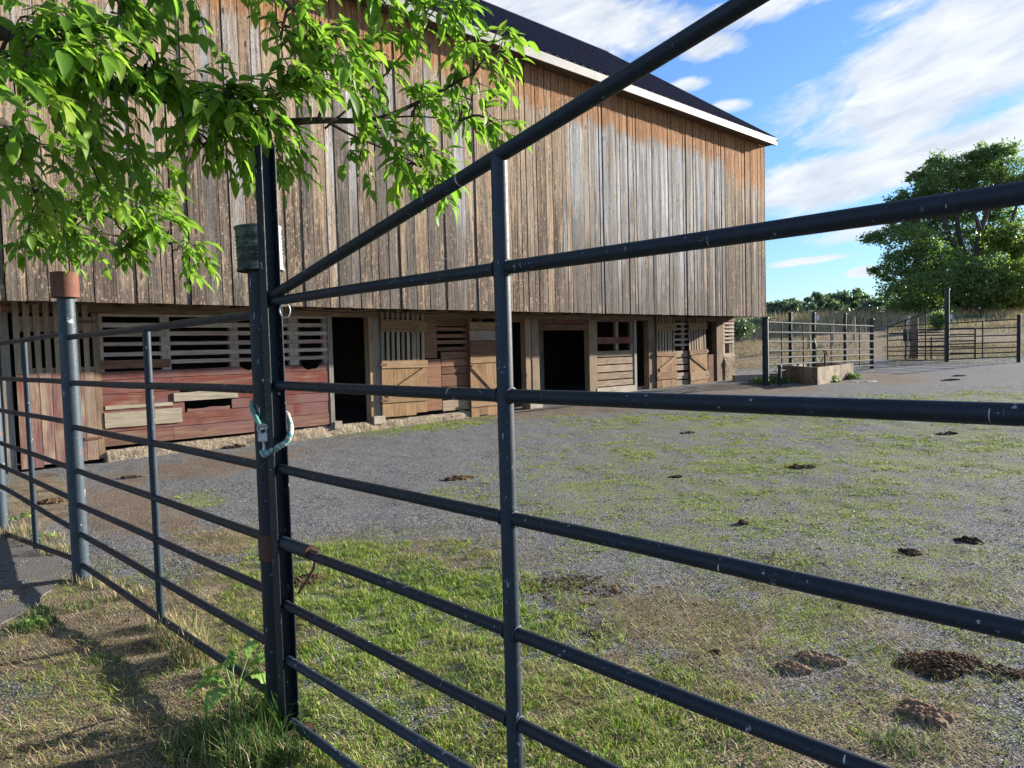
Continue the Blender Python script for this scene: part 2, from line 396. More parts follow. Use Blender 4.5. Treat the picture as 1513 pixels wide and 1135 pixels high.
sd = Vector((0, vr+.42, zr-ztip)).normalized()
mb = MB(); mb.bar((ue-.012, -.40, ztip-.14), (ue-.012, vr, zr-.13), .022, .2, up=(0, 0, 1)); mb.build('rake_board', M_fascia, barn)
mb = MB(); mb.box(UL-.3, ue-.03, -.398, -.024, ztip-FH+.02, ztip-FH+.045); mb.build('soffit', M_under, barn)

# ---- lower wall.  Pixel columns are read on the wall plane
def U(px, v=VW): return Lc(px, 520, v)[0]
def Z(px, py, v=VW): return Lc(px, py, v)[1]
def bz(u): return float(gz(*(BO+D*u+NI*VW)[:2]))     # ground height along the wall
ZTOP = ZB+.115
bw = Z(300, 475)
# top plate beam
mb = MB(); u = U(0)-3
while u < 0:
    w = min(random.uniform(3, 4.5), -u); mb.box(u, u+w-.004, VW-.03, VW+.16, ZB-.13, ZTOP, j=.004); u += w
mb.build('top_beam', M_beam, barn)
def wear_board(mb, u0, u1, z0, z1, v0, v1, top=0., bot=0., seed=0, n=None, bite=None):
    n = n or max(4, int((u1-u0)/.05)); tops = []; bots = []
    for k in range(n+1):
        x = u0+(u1-u0)*k/n
        zt = z1-top*float(fbm(x*5, seed*3.1, seed)); zb = z0+bot*float(fbm(x*6, seed*5.3+9, seed+3))
        if bite:
            for (a, b_, dep) in bite:
                if a < x < b_: zt -= dep*math.sin((x-a)/(b_-a)*math.pi)**.5*(.8+.4*random.random())
        tops.append((x, zt)); bots.append((x, zb))
    mb.prism(bots+tops[::-1], v0, v1)
# foundation (rough stone), follows the ground
def foundation(x0, x1, ztop_fn, name='foundation'):
    n = max(8, int((x1-x0)/.04)); m_ = 9; vs = []; fs = []
    for i in range(n+1):
        x = x0+(x1-x0)*i/n; gb = bz(x)-.15; zt = ztop_fn(x)
        for k in range(m_+1):
            z = gb+(zt-gb)*k/m_
            vs.append((x, VW-.05-.07*float(fbm(x*4, z*7, 5, 4))+(.05 if k == m_ else 0), z+(.03*float(fbm(x*7, 3, 8)) if k == m_ else 0)))
        vs.append((x, VW+.3, zt))
    q = m_+2
    for i in range(n):
        for k in range(m_+1): fs.append((i*q+k, (i+1)*q+k, (i+1)*q+k+1, i*q+k+1))
    fs.append(tuple(range(q))); mb = MB(); mb.add(vs, fs, True); return mb.build(name, M_stone, barn)
zf = Z(300, 641)
foundation(U(146), U(697), lambda x: .12+.035*(x-U(146))/6)
# --- door A, far left: red with upright slats above
pa = MB(); uA0, uA1 = U(20), U(136); zs = Z(80, 553); zAb = Z(80, 686)
vA = VW-.06
x = uA0; k = 0; wS = (uA1-uA0)/8
for k in range(8):
    w = wS*.60; xx = uA0+k*wS; pa.box(xx, xx+w, vA-.02, vA, zs, Z(80, 447)+random.uniform(-.01, .02), j=.004)
o_door = thing('door', None, None); o_door.parent = barn
o_door['label'] = 'red plank door with upright slats in its upper half'
pa.build('upright_slats', M_palev, o_door)
pb = MB(); x = uA0; k = 0
for w in (.26, .22, .26, .24, .27, .2, .26):
    w2 = w*(uA1-uA0)/1.71; pb.box(x+.003, x+w2-.003, vA-.022, vA, zAb+random.uniform(-.02, .02), zs+.02, j=.003); x += w2
pb.build('lower_planks', M_redv, o_door)
for (q0, q1) in ((Z(80, 490), Z(80, 468)), (zs-.02, zs+.10), (zAb+.1, zAb+.22)): pc = MB(); pc.box(uA0, uA1, vA+.003, vA+.03, q0, q1); pc.build('rail', M_pale, o_door)
for zh in (Z(130, 648), Z(130, 476)): ph = MB(); ph.box(U(116), U(142), vA-.034, vA-.024, zh-.02, zh+.02); ph.build('hinge', M_hinge, o_door)
def post(p0, p1, mat=None, y0=455, y1=None, v=VW, th=.14, name='post', zb=None):
    mb = MB(); a, b = U(p0, v), U(p1, v); mb.box(a, b, v-.045, v+th, (bz(a) if zb is None else zb), ZB-.132, j=.006); return mb.build(name, mat or M_post, barn)
post(0, 14, M_greyv, zb=-.05); post(-40, -12, M_greyv, zb=-.05); post(137, 147, M_post, zb=.02)
# board wall left of door A, out of the frame
mb = MB(); x = UL
while x < U(-40): mb.box(x, x+.24, VW, VW+.03, -.1, ZB-.13, j=.004); x += .247
mb.build('lower_boarding', M_redv, barn)
# --- slatted red wall  147..485
u0, u1 = U(147), U(486)
mb = MB(); um = U(246); 
rows = [(461, 468), (476, 483.5), (490, 497.5), (505, 512.5), (520.5, 528), (534, 541)]
brk = MB()
for k, (a, b_) in enumerate(rows):
    z1, z0 = Z(150, a), Z(150, b_)
    cuts = [u0, U(345), u1] if k % 2 else [u0, um, U(434), u1]
    for p, q in zip(cuts[:-1], cuts[1:]):
        if k == 5 and p == u0: brk.box(u0, U(250), VW-.028, VW-.005, Z(150, 546), Z(150, 533), j=.004); wear_board(mb, U(252), q-.003, z0, z1, VW-.022, VW-.002, .012, .008, seed=77); continue
        wear_board(mb, p+.003, q-.003, z0+random.uniform(-.01, .01), z1+random.uniform(-.01, .01), VW-.022, VW-.002, .012, .008, seed=k*5+int(p*3))
wall1 = mb.build('slatted_panel', M_slat, barn)
brk.build('patch_slat', M_brown, wall1)
for (p, q) in ((147, 153), (239, 252), (340, 353), (428, 441), (478, 486)): mb = MB(); mb.box(U(p), U(q), VW, VW+.09, Z(200, 552), ZB-.135, j=.004); mb.build('stud', M_slat, wall1)
mb = MB(); mb.bar((U(417), VW+.05, Z(417, 480)), (U(437), VW+.05, Z(437, 462)), .03, .10)
mb.build('loose_batten', M_slat, wall1)
mb = MB(); zt = Z(150, 548); z0 = zf-.02
hs = [zt, Z(150, 562), Z(150, 583), Z(150, 602), Z(150, 618), Z(150, 640), Z(150, 661)]
for k in range(6):
    zz1, zz0 = hs[k], hs[k+1]
    bite = None
    segs = [(u0, U(250)), (U(250), u1)] if k % 2 else [(u0, U(430)), (U(430), u1)]
    if k == 0: bite = [(U(356), U(375), .07), (U(377), U(400), .05)]
    for (p, q) in segs:
        if k == 0 and p > U(400): bite = [(U(444), U(470), .11)]
        if k == 2 and p == u0: segs2 = [(p, U(262)), (U(345), q)]
        elif k == 3 and q == u1: segs2 = [(p, U(268)), (U(338), q)]
        else: segs2 = [(p, q)]
        for (p2, q2) in segs2:
            if q2-p2 > .1: wear_board(mb, p2+.002, q2-.002, zz0+.003, zz1-.002, VW-.028-.004*(k % 2), VW, .035 if k == 0 else .006, .004, seed=k+3, bite=bite)
mb.build('red_boarding', M_red, barn)
mb = MB(); wear_board(mb, U(252), U(347), Z(300, 591), Z(300, 577), VW-.055, VW-.034, .02, .01, 4); wear_board(mb, U(147)+.01, U(263), Z(200, 630), Z(200, 606), VW-.058, VW-.034, .02, .02, 8)
wear_board(mb, U(150), U(250), Z(200, 603), Z(200, 597), VW-.05, VW-.034, .01, .01, 9)
mb.build('patch_board', M_grey, barn)
mb = MB(); wear_board(mb, U(272), U(335), Z(300, 612), Z(300, 600), VW-.026, VW, .05, .0, 21); mb.build('broken_board', M_red, barn)
post(484, 490, M_greyv, zb=.13)
for (q0, q1, q2) in ((487, 498, .24), (545, 562, .27)): mb = MB(); mb.box(U(q0), U(q1), VW-.11, VW+.1, .10, q2, j=.01); mb.build('door_block', M_conc, barn)
post(544, 553, M_post, zb=.13); post(553, 561, M_greyv, zb=.13)
# --- Z-braced slatted doors
def zdoor(p0, p1, ypx, nsl, label, flip=False, lean=0.0, mats=None, dv=.10):
    """ypx: photo rows at the door's own column: top, top-rail top, top-rail bottom, slat bottom, mid-rail bottom, low-rail top, low-rail bottom, bottom"""
    v = VW-dv; a, b_ = U(p0, v), U(p1, v); pm = (p0+p1)/2; zz = [Z(pm, y, v) for y in ypx]
    d = thing('door', None, None); d.parent = barn; d['label'] = label
    d.location = (a, v, 0); w = b_-a; d.rotation_euler = (0, lean, 0)
    m = MB(); ps = w/nsl
    for k in range(nsl):
        sw = ps*(.86 if k == int(nsl*.68) else .60)
        m.box(k*ps+.004, k*ps+sw, 0, .022, zz[3]-.02, zz[0]+random.uniform(-.02, .02), j=.004)
    m.build('slats', M_palev if not mats else mats, d)
    m = MB(); x = 0; npl = 4
    for k in range(npl):
        m.box(x+.003, x+w/npl-.003, 0, .024, zz[7]+random.choice((0, .0, .05, .02)), zz[4]+.02, j=.003); x += w/npl
    m.build('planks', M_doorw, d)
    m = MB()
    for q in (1, 3, 5): m = MB(); m.box(-.01, w+.01, -.026, -.002, zz[q+1], zz[q], j=.004); m.build('rail', M_doorh, d)
    m = MB(); p, q = ((.12, zz[5]+.05), (w-.06, zz[4]-.04)) if not flip else ((w-.06, zz[5]+.05), (.06, zz[4]-.04))
    m.bar((p[0], -.014, p[1]), (q[0], -.014, q[1]), .024, .10); m.build('brace', M_doorh, d)
    for z in ((zz[3]+zz[4])/2, (zz[5]+zz[6])/2):
        m = MB(); m.box(-.05 if not flip else w-.12, .12 if not flip else w+.05, -.036, -.028, z-.02, z+.02); m.build('hinge', M_hinge, d)
    return d
zdoor(561.5, 628.5, (460, 472, 490, 532, 543, 586, 593, 614), 9, 'open plank door with nine upright slats and one diagonal brace, ahead of the first dark doorway', lean=.02)
# --- dark brown wall 629..697
mb = MB(); u0, u1 = U(627), U(698)
mb.box(u0, U(645), VW-.02, VW, Z(636, 529), ZB-.13); mb.box(u0, U(650), VW-.022, VW, Z(636, 607), Z(636, 531))
for (a, b_) in ((484, 489), (494, 499), (503, 508), (513, 518)): mb.box(U(645), u1, VW-.018, VW, Z(670, b_), Z(670, a), j=.004)
mb.box(U(645), u1, VW-.018, VW, Z(670, 482), ZB-.13, j=.003)
for (a, b_) in ((520, 530), (531, 541), (542, 552), (553, 570), (571, 588)): mb.box(U(651), u1, VW-.02, VW, Z(670, b_), Z(670, a), j=.005)
mb.build('brown_boarding', M_brown, barn)
mb = MB(); wear_board(mb, U(651), u1, Z(675, 606), Z(675, 590), VW-.026, VW, .01, .02, 4); mb.build('skirting_board', M_pale, barn)
# --- door D (mixed boards) 695..742
v = VW-.12; d = thing('door', None, None); d.parent = barn; d['label'] = 'patched half-open door with one flaking white board, behind the gate upright'; d.location = (U(694, v), v, 0)
w = U(741, v)-U(694, v)
for (a, b_, mt, nm) in ((476, 487, M_doorh, 'board'), (488, 503, M_slat, 'white_board'), (504, 526, M_brown, 'board'), (527, 536, M_doorh, 'board')):
    m = MB(); m.box(0, w, -.02, .004, Z(718, b_, v), Z(718, a, v), j=.004); m.build(nm, mt, d)
m = MB()
for k in range(4): m.box(k*w/4+.003, (k+1)*w/4-.003, 0, .022, Z(718, 615, v)+(.05 if k == 1 else 0), Z(718, 537, v), j=.003)
m.build('planks', M_doorw, d)
m = MB(); m.box(-.01, w+.01, -.024, -.002, Z(718, 600, v), Z(718, 592, v)); m.bar((w-.05, -.014, Z(718, 590, v)), (.04, -.014, Z(718, 540, v)), .022, .09); m.build('brace', M_doorh, d)
post(690, 697, M_brown, zb=.12); post(775, 783, M_beam if False else M_post)
mb = MB(); a, b_ = U(784), U(794); mb.box(a, b_, VW-.06, VW+.12, bz(a)+.2, ZB-.135, j=.01); mb.build('post', M_redv, barn)
mb = MB(); mb.box(U(777), U(796), VW-.12, VW+.16, bz(a)-.1, bz(a)+.22, j=.02); mb.build('post_foot', M_conc, barn)
# lintels over the wide doorway
mb = MB(); mb.box(U(794.5), U(881), VW-.03, VW+.03, Z(840, 478), ZB-.134, j=.004); mb.build('lintel', M_red, barn)
mb = MB(); mb.box(U(794.5), U(869), VW-.01, VW+.05, Z(840, 488), Z(840, 479), j=.004); mb.box(U(741), U(774), VW, VW+.05, Z(760, 476), Z(760, 466), j=.004); mb.build('lintel', M_brown, barn)
post(869, 880, M_post)
for (q, dv_) in ((858, 1.6), (790, 2.2), (520, 2.5)): mb = MB(); mb.box(U(q), U(q+7), VW+dv_, VW+dv_+.15, .0, ZB); mb.build('inner_post', M_greyv, barn)
# --- panel E 880..935
u0, u1 = U(880.5), U(935)
mb = MB()
for (a, b_) in ((518, 527), (528, 538), (539, 549), (550, 560), (561, 570)): wear_board(mb, u0, u1, Z(908, b_), Z(908, a), VW-.024, VW, .015, .01, a)
mb.box(u0, u0+.07, VW, VW+.08, Z(908, 518), ZB-.135); mb.box(U(910), U(914), VW, VW+.08, Z(908, 518), ZB-.135); mb.box(u1-.08, u1, VW, VW+.08, Z(908, 571), ZB-.135)
mb.build('board_panel', M_pale, barn)
mb = MB(); wear_board(mb, u0, u1, Z(908, 508), Z(908, 498), VW-.022, -.002+VW, .01, .01, 2); wear_board(mb, u0, u1, Z(908, 476), Z(908, 469), VW-.022, VW-.002, .01, .01, 5); mb.build('red_rail', M_red, barn)
mb = MB(); mb.box(u0-.05, u1+.05, VW-.06, VW+.2, bz(u0)-.2, Z(908, 571.5), j=.012); mb.build('plinth', M_conc, barn)
post(935.5, 939, M_greyv); post(957, 969.5, M_post)
zdoor(970, 998.5, (467, 477, 488, 520, 526, 549, 560, 575), 7, 'pale open plank door right of the narrow dark doorway, its lower half orange brown', lean=.012)
# --- panel G 996..1022
u0, u1 = U(996), U(1022)
mb = MB()
for a in (470, 477, 484.5, 492, 500, 508): wear_board(mb, u0, u1, Z(1009, a+3.4), Z(1009, a), VW-.02, VW-.002, .01, .01, int(a))
mb.box(U(1008), U(1011), VW, VW+.06, Z(1009, 517), ZB-.135); mb.build('slatted_panel', M_slat, barn)
mb = MB()
for (a, b_) in ((518, 528), (529, 538), (539, 547), (550, 560), (561, 572)): wear_board(mb, u0, u1, Z(1009, b_), Z(1009, a), VW-.024, VW, .02, .015, a+1)
mb.build('board_panel', M_pale, barn)
zdoor(1020, 1046, (470, 478, 488, 518, 524, 550, 562, 572), 7, 'narrow pale door hanging tilted, nearest the stone pier', flip=True, lean=-.035)
mb = MB(); mb.box(U(1046.5), U(1057), VW, VW+.03, bz(-1), Z(1050, 524)); mb.build('half_panel', M_brown, barn)
post(1057.5, 1067, M_post)
mb = MB()
for k, a in enumerate((471, 476.5, 482, 487.5, 493, 498.5, 504)): mb.box(U(1067.5), -.01, VW-.02, VW-.002, Z(1075, a+3), Z(1075, a), j=.004)
mb.box(U(1067.5), U(1071), VW, VW+.1, Z(1075, 527), ZB-.135); mb.box(-.10, -.02, VW, VW+.1, Z(1075, 527), ZB-.135); mb.box(U(1067.5), -.01, VW-.03, VW+.1, Z(1075, 527), Z(1075, 522))
mb.build('slatted_panel', M_slat, barn)
foundation(U(1067.5), 0, lambda x: Z(1075, 527.5), 'stone_pier')
mb = MB(); mb.box(-.3, -.0, VW+.01, vb, -.1, ZB+.115); mb.build('end_wall', M_stone, barn)
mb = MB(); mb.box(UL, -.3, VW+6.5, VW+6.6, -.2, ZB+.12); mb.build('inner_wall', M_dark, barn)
# cable sagging under the overhang
mb = MB(); pts = []; ua, ub = U(420), U(880)
for k in range(41):
    t_ = k/40; pts.append((ua+(ub-ua)*t_, .52, ZB-.045-.035*abs(math.sin(t_*math.pi*5))))
mb.tube(pts, .008, 6); mb.build('cable', M_dark, barn)

# ------------------------------------------------------------------ ground
def grow(a, b, st, ratio, lim):
    out = [a]; s = st
    while (out[-1] < b if b > a else out[-1] > b): out.append(out[-1]+(s if b > a else -s)); s = min(s*ratio, lim)
    return out
xs = np.array(sorted(set(grow(-7, -900, .1, 1.12, 60)[1:]+list(np.arange(-7, 12, .09))+grow(12, 900, .1, 1.10, 60))))
ys = np.array(sorted(set(grow(.5, -200, .1, 1.25, 40)[1:]+list(np.arange(.5, 17, .09))+grow(17, 1500, .1, 1.06, 60))))
XX, YY = np.meshgrid(xs, ys); ZZ = gz(XX, YY)
near = (YY > 0) & (YY < 20) & (abs(XX) < 14)
ZZ = ZZ+np.where(near, (fbm(XX*4, YY*4, 21)-.5)*.034+(fbm(XX*14, YY*14, 31, 2)-.5)*.012, 0)
PX, PY = proj(XX, np.maximum(YY, .3), ZZ)
def blob(cx, cy, rx, ry, rot=0):
    c, s = math.cos(R(rot)), math.sin(R(rot)); dx, dy = PX-cx, PY-cy
    a = (dx*c+dy*s)/rx; b_ = (-dx*s+dy*c)/ry; return np.clip(1.6*(1-np.sqrt(a*a+b_*b_)), 0, 1)
def gmask(x, y, px, py, what):
    """cover amounts on the ground, authored over the photograph but stored on the ground"""
    def bl(cx, cy, rx, ry, rot=0):
        c, s = math.cos(R(rot)), math.sin(R(rot)); dx, dy = px-cx, py-cy
        a = (dx*c+dy*s)/rx; b_ = (-dx*s+dy*c)/ry; return np.clip(1.6*(1-np.sqrt(a*a+b_*b_)), 0, 1)
    ok = y > .8
    if what == 'lawn':
        m = np.maximum.reduce([bl(620, 930, 320, 150, 8), bl(760, 1080, 420, 150, 5), bl(540, 1080, 260, 160), bl(480, 830, 130, 50), bl(330, 780, 0.1, .1)])
    elif what == 'dry':
        m = np.maximum.reduce([bl(180, 960, 300, 160, 15), bl(200, 1100, 420, 150), bl(350, 930, 160, 150), bl(1000, 1080, 420, 160, 12), bl(1040, 930, 260, 80, 12)*.75, bl(1300, 1080, 300, 120)*.75, bl(1200, 900, 300, 90, 10)*.6, bl(620, 820, 260, 50)*.6, bl(1420, 900, 200, 100)*.5, bl(60, 740, 90, 60), bl(330, 800, 90, 30)])
    elif what == 'sprig':
        m = np.maximum.reduce([bl(1150, 730, 420, 130, 6), bl(1400, 680, 330, 110), bl(900, 740, 240, 70, 8), bl(1080, 625, 330, 22), bl(680, 740, 80, 30), bl(1050, 820, 300, 70, 8), bl(1400, 850, 260, 90), bl(300, 740, 60, 18), bl(1440, 600, 200, 30), bl(620, 632, 180, 10, -6), bl(1250, 920, 420, 110, 8)*.8, bl(1000, 680, 300, 50)*.9, bl(1330, 1060, 260, 110)*.6])
    elif what == 'dirt':
        m = np.maximum.reduce([bl(830, 608, 330, 14, -4)*.7, bl(300, 690, 260, 26, -8)*.7, bl(1120, 575, 180, 14)*.7, bl(1300, 560, 130, 14)*.8, bl(70, 960, 130, 110), bl(900, 900, 150, 40, 10)*.6, bl(1290, 500, 28, 45), bl(200, 760, 160, 60, 10)*.8])
        m = np.maximum(m, bl(1000, 1000, 300, 60, 15)*.5)
    return m*ok
mL, mDr, mS, mDi = (gmask(XX, YY, PX, PY, k) for k in ('lawn', 'dry', 'sprig', 'dirt'))
field = sstep(30.5, 33, YY+(fbm(XX*.3, YY*.3, 5)-.5)*5)
cols = np.stack([np.maximum(mS*.75, mL), mDi, np.maximum(mDr*.9, field)], -1).reshape(-1, 3)
nx, ny = len(xs), len(ys)
V = np.stack([XX, YY, ZZ], -1).reshape(-1, 3); idx = np.arange(nx*ny).reshape(ny, nx)
Q = np.stack([idx[:-1, :-1], idx[:-1, 1:], idx[1:, 1:], idx[1:, :-1]], -1).reshape(-1, 4)
def groundmat():
    m, t, b = newmat('yard_ground'); g, di, dr, att = rnd(t); co = oc(t)
    n0 = ns(t, co, .6, 3); n1 = ns(t, co, 3.5, 5, .65); n2 = ns(t, co, 22, 4, .7); n3 = ns(t, co, 95, 3, .7)
    vo = nd(t, 'TexVoronoi', {'Vector': co, 'Scale': 75.0}); voc = nd(t, 'TexVoronoi', {'Vector': co, 'Scale': 75.0}, out=1); vc = nd(t, 'SeparateColor', {0: voc})
    grav = mx(t, vc, (.040, .043, .047), (.39, .40, .42)); grav = mx(t, rmp(t, n3, .36, .58), (.024, .025, .027), grav)
    grav = mx(t, rmp(t, n2, .55, .68, 0, .45), grav, (.12, .095, .07))
    grav = mx(t, rmp(t, n1, .45, .62, .0, .35), grav, (.20, .185, .165))
    spk = rmp(t, nd(t, 'TexWhiteNoise', {0: nd(t, 'VectorMath', {0: nd(t, 'VectorMath', {0: co, 1: (130, 130, 130)}, operation='MULTIPLY')}, operation='FLOOR')}, out=0), .972, .985)
    grav = mx(t, ma(t, 'MULTIPLY', spk, .6), grav, (.62, .60, .57))
    dirt = mx(t, rmp(t, n2, .3, .7), (.06, .048, .038), (.22, .175, .14)); dirt = mx(t, ma(t, 'MULTIPLY', n3, .6), dirt, (.26, .19, .13))
    thatch = mx(t, rmp(t, n3, .35, .65), (.06, .045, .03), (.50, .40, .26)); thatch = mx(t, rmp(t, n1, .35, .7), thatch, (.10, .08, .06))
    green = mx(t, rmp(t, n3, .38, .60), (.022, .024, .012), (.29, .34, .085)); n4 = ns(t, co, 11, 5, .75)
    df = rmp(t, ma(t, 'ADD', ma(t, 'ADD', di, ma(t, 'MULTIPLY', n1, 1.9)), ma(t, 'MULTIPLY', n2, 1.3)), 2.0, 2.25)
    c = mx(t, df, grav, dirt)
    rf = rmp(t, ma(t, 'ADD', dr, ma(t, 'ADD', ma(t, 'MULTIPLY', n1, 1.1), ma(t, 'MULTIPLY', n2, .9))), 1.40, 1.62)
    c = mx(t, rf, c, thatch)
    n5 = ns(t, co, 1.4, 5, .7)
    gf = rmp(t, ma(t, 'ADD', ma(t, 'MULTIPLY', g, .55), ma(t, 'ADD', ma(t, 'ADD', ma(t, 'MULTIPLY', n4, 1.2), ma(t, 'MULTIPLY', n5, 1.3)), ma(t, 'MULTIPLY', n2, 1.2))), 2.21, 2.28)
    c = mx(t, ma(t, 'MULTIPLY', gf, .75), c, green)
    setb(t, b, c, .95, .1)
    dkf = rmp(t, ns(t, co, 42, 4, .75), .56, .62); c = mx(t, ma(t, 'MULTIPLY', dkf, .75), c, (.030, .024, .018))
    h = ma(t, 'ADD', ma(t, 'MULTIPLY', n2, 1.0), ma(t, 'ADD', ma(t, 'MULTIPLY', n3, .7), ma(t, 'MULTIPLY', vo, -.7)))
    bump(t, b, h, 1.0, .018); return m
gr = np_mesh('ground', V, Q, groundmat(), cols, smooth=True); gr['kind'] = 'structure'

# asphalt path at the lower left
pp = [(-340, 775), (-120, 780), (0, 792), (45, 803), (80, 822), (96, 848), (82, 872), (52, 893), (15, 915), (-60, 960), (-300, 1100), (-700, 1100), (-900, 800)]
poly = []
for i in range(len(pp)):
    a = G(*pp[i]) if pp[i][0] > -200 else None
    if a is None:
        x0_, y0_ = pp[i]; r_ = ray(x0_, y0_); t_ = CAMZ/-r_[2]; a = CAM+r_*t_; a[2] = float(gz(a[0], a[1]))
    poly.append(a)
dense = []
for i in range(len(poly)):
    a, b_ = poly[i], poly[(i+1) % len(poly)]; n = max(2, int(np.linalg.norm(b_-a)/.06))
    for k in range(n):
        p = a+(b_-a)*k/n; q = (float(fbm(p[0]*3, p[1]*3, 2))-.5)*.16; dense.append((p[0]+q, p[1]+q*.7, float(gz(p[0]+q, p[1]))+.008))
def asphmat():
    m, t, b = newmat('old_asphalt'); co = oc(t); n = ns(t, co, 140, 3, .7); n1 = ns(t, co, 5, 4)
    c = mx(t, rmp(t, n, .3, .7), (.05, .048, .046), (.23, .22, .21)); c = mx(t, rmp(t, n1, .4, .65, 0, .5), c, (.12, .10, .08))
    setb(t, b, c, .9, .2); bump(t, b, ma(t, 'ADD', n, ma(t, 'MULTIPLY', nd(t, 'TexVoronoi', {'Vector': co, 'Scale': 110.0}), -.8)), .8, .006); return m
import bmesh
bm = bmesh.new(); vt = [bm.verts.new(p) for p in dense]; f = bm.faces.new(vt); bmesh.ops.triangulate(bm, faces=[f])
for e in bmesh.ops.extrude_face_region(bm, geom=bm.faces[:])['geom']:
    if isinstance(e, bmesh.types.BMVert): e.co.z -= .08
me = bpy.data.meshes.new('path'); bm.to_mesh(me); bm.free(); me.materials.append(asphmat())
o = bpy.data.objects.new('path', me); COL.objects.link(o); o['kind'] = 'structure'
def on_path(px, py):
    px = np.asarray(px)+rng.normal(0, 7, np.shape(px)); py = np.asarray(py)+rng.normal(0, 5, np.shape(py)); P = np.array(pp, float); inside = np.zeros(np.shape(px), bool); j = len(P)-1
    for i in range(len(P)):
        xi, yi, xj, yj = *P[i], *P[j]
        if yi != yj: inside ^= ((yi > py) != (yj > py)) & (px < (xj-xi)*(py-yi)/(yj-yi)+xi)
        j = i
    return inside

# ------------------------------------------------------------------ steel fence and gate
M_rail = steel('blue_black_painted_steel', scuff=.6); M_railw = steel('blue_painted_pipe', (.012, .023, .035), .4)
M_worn = steel('worn_painted_pipe', (.012, .023, .034), 1.8)
M_rust = plain('rust_brown_sleeve', (.09, .034, .022), (.20, .080, .05), 30, .75, .3, .3)
M_rustd = plain('dark_rust', (.035, .020, .016), (.13, .060, .040), 50, .7, .5, .3)
M_galv = plain('dull_galvanised', (.32, .34, .34), (.60, .62, .62), 25, .45, .2, .5, .7)
Q1 = G(404, 1068); Q2 = G(118, 857)
Q1[2] = float(gz(Q1[0], Q1[1])); Q2[2] = float(gz(Q2[0], Q2[1]))
# gate plane from its vanishing point
gv = ray(-267, 545); GD = -np.array([gv[0], 1, 0])/math.hypot(gv[0], 1); GN = np.array([-GD[1], GD[0], 0])
GB = at(403, 500, Q1[1]-.10); GB[2] = 0                       # centre of the gate's end beam
def gp(px, py): return on_plane(px, py, GB, GN)
def gz_at(px, py): return float(gp(px, py)[2])
g_end = GB+GD*4.15
gate = thing('pipe_gate', 'dark blue steel pipe gate with long diagonal top rail, across the foreground', 'gate', (GB[0], GB[1], Q1[2]))
def gpart(mb, name, mat, par=gate): return reparent(mb.build(name, mat), par) if par.parent is None else mb.build(name, mat, par)
railz = [gz_at(*p) for p in ((1000, 359), (1000, 594), (1000, 820), (1000, 1027), (650, 1010), (600, 1083), (470, 1102))]
railz[-1] += .018
st = GB+GD*.012
rr = .0192
for k, z in enumerate(railz):
    mb = MB(); n = 40; pts = []
    for i in range(n+1):
        p = st+(g_end-st)*i/n; pts.append((p[0]+.002*math.sin(i*.7+k), p[1], z+.002*math.sin(i*.23+k*2)))
    mb.tube(pts, rr, 20); o = gpart(mb, 'rail', M_worn if k >= 5 else M_rail)
a = gp(405, 436); b_ = gp(1100, 5); b2 = a+(b_-a)*1.85
mb = MB(); mb.tube([a+(b2-a)*i/20 for i in range(21)], .0212, 20); gpart(mb, 'diagonal_brace', M_rail)
us = gp(747, 600); zt_ = gz_at(737, 226)
mb = MB(); mb.tube([(us[0], us[1], z) for z in np.linspace(railz[-1]-.03, zt_, 16)], .0235, 20); gpart(mb, 'upright', M_railw)
us2 = GB+GD*2.95; zt2 = float(a[2]+(b2[2]-a[2])*(2.95/ np.linalg.norm((b2-a)[:2])))
mb = MB(); mb.tube([(us2[0], us2[1], railz[-1]), (us2[0], us2[1], zt2)], .0235, 20); gpart(mb, 'upright', M_railw)
mb = MB(); mb.tube([(g_end[0], g_end[1], 0), (g_end[0], g_end[1], float(b2[2]))], .035, 20); gpart(mb, 'hinge_stile', M_rail)
# weld beads
for z in railz:
    mb = MB()
    for s_ in (-1, 1):
        c_ = us+GD*s_*.0; 
        pts = [(us[0]+GD[0]*s_*.024+GN[0]*.021*math.cos(t_), us[1]+GD[1]*s_*.024+GN[1]*.021*math.cos(t_), z+.021*math.sin(t_)) for t_ in np.linspace(0, 2*math.pi, 13)]
        mb.tube(pts, .004, 6, cap=False)
    gpart(mb, 'weld', M_railw)
# end beam: web square to the gate, flanges along it
ztopb = float(at(384, 217, GB[1])[2])
mb = MB()
def hb(e, f_, w2, n2, z0, z1):     # e along GD, f along GN
    vs = []
    for z in (z0, z1):
        for (p, q) in ((e-w2, f_-n2), (e+w2, f_-n2), (e+w2, f_+n2), (e-w2, f_+n2)):
            vs.append((GB[0]+GD[0]*p+GN[0]*q, GB[1]+GD[1]*p+GN[1]*q, z))
    mb.add(vs, [(3, 2, 1, 0), (4, 5, 6, 7), (0, 1, 5, 4), (1, 2, 6, 5), (2, 3, 7, 6), (3, 0, 4, 7)])
zb_ = Q1[2]-.01
hb(-.012, 0, .0035, .0275, zb_, ztopb); hb(0, .0305, .030, .003, zb_, ztopb); hb(0, -.0305, .030, .003, zb_, ztopb-.0)
o = gpart(mb, 'end_beam', M_rail)
bev = o.modifiers.new('bevel', 'BEVEL'); bev.width = .0015; bev.segments = 2
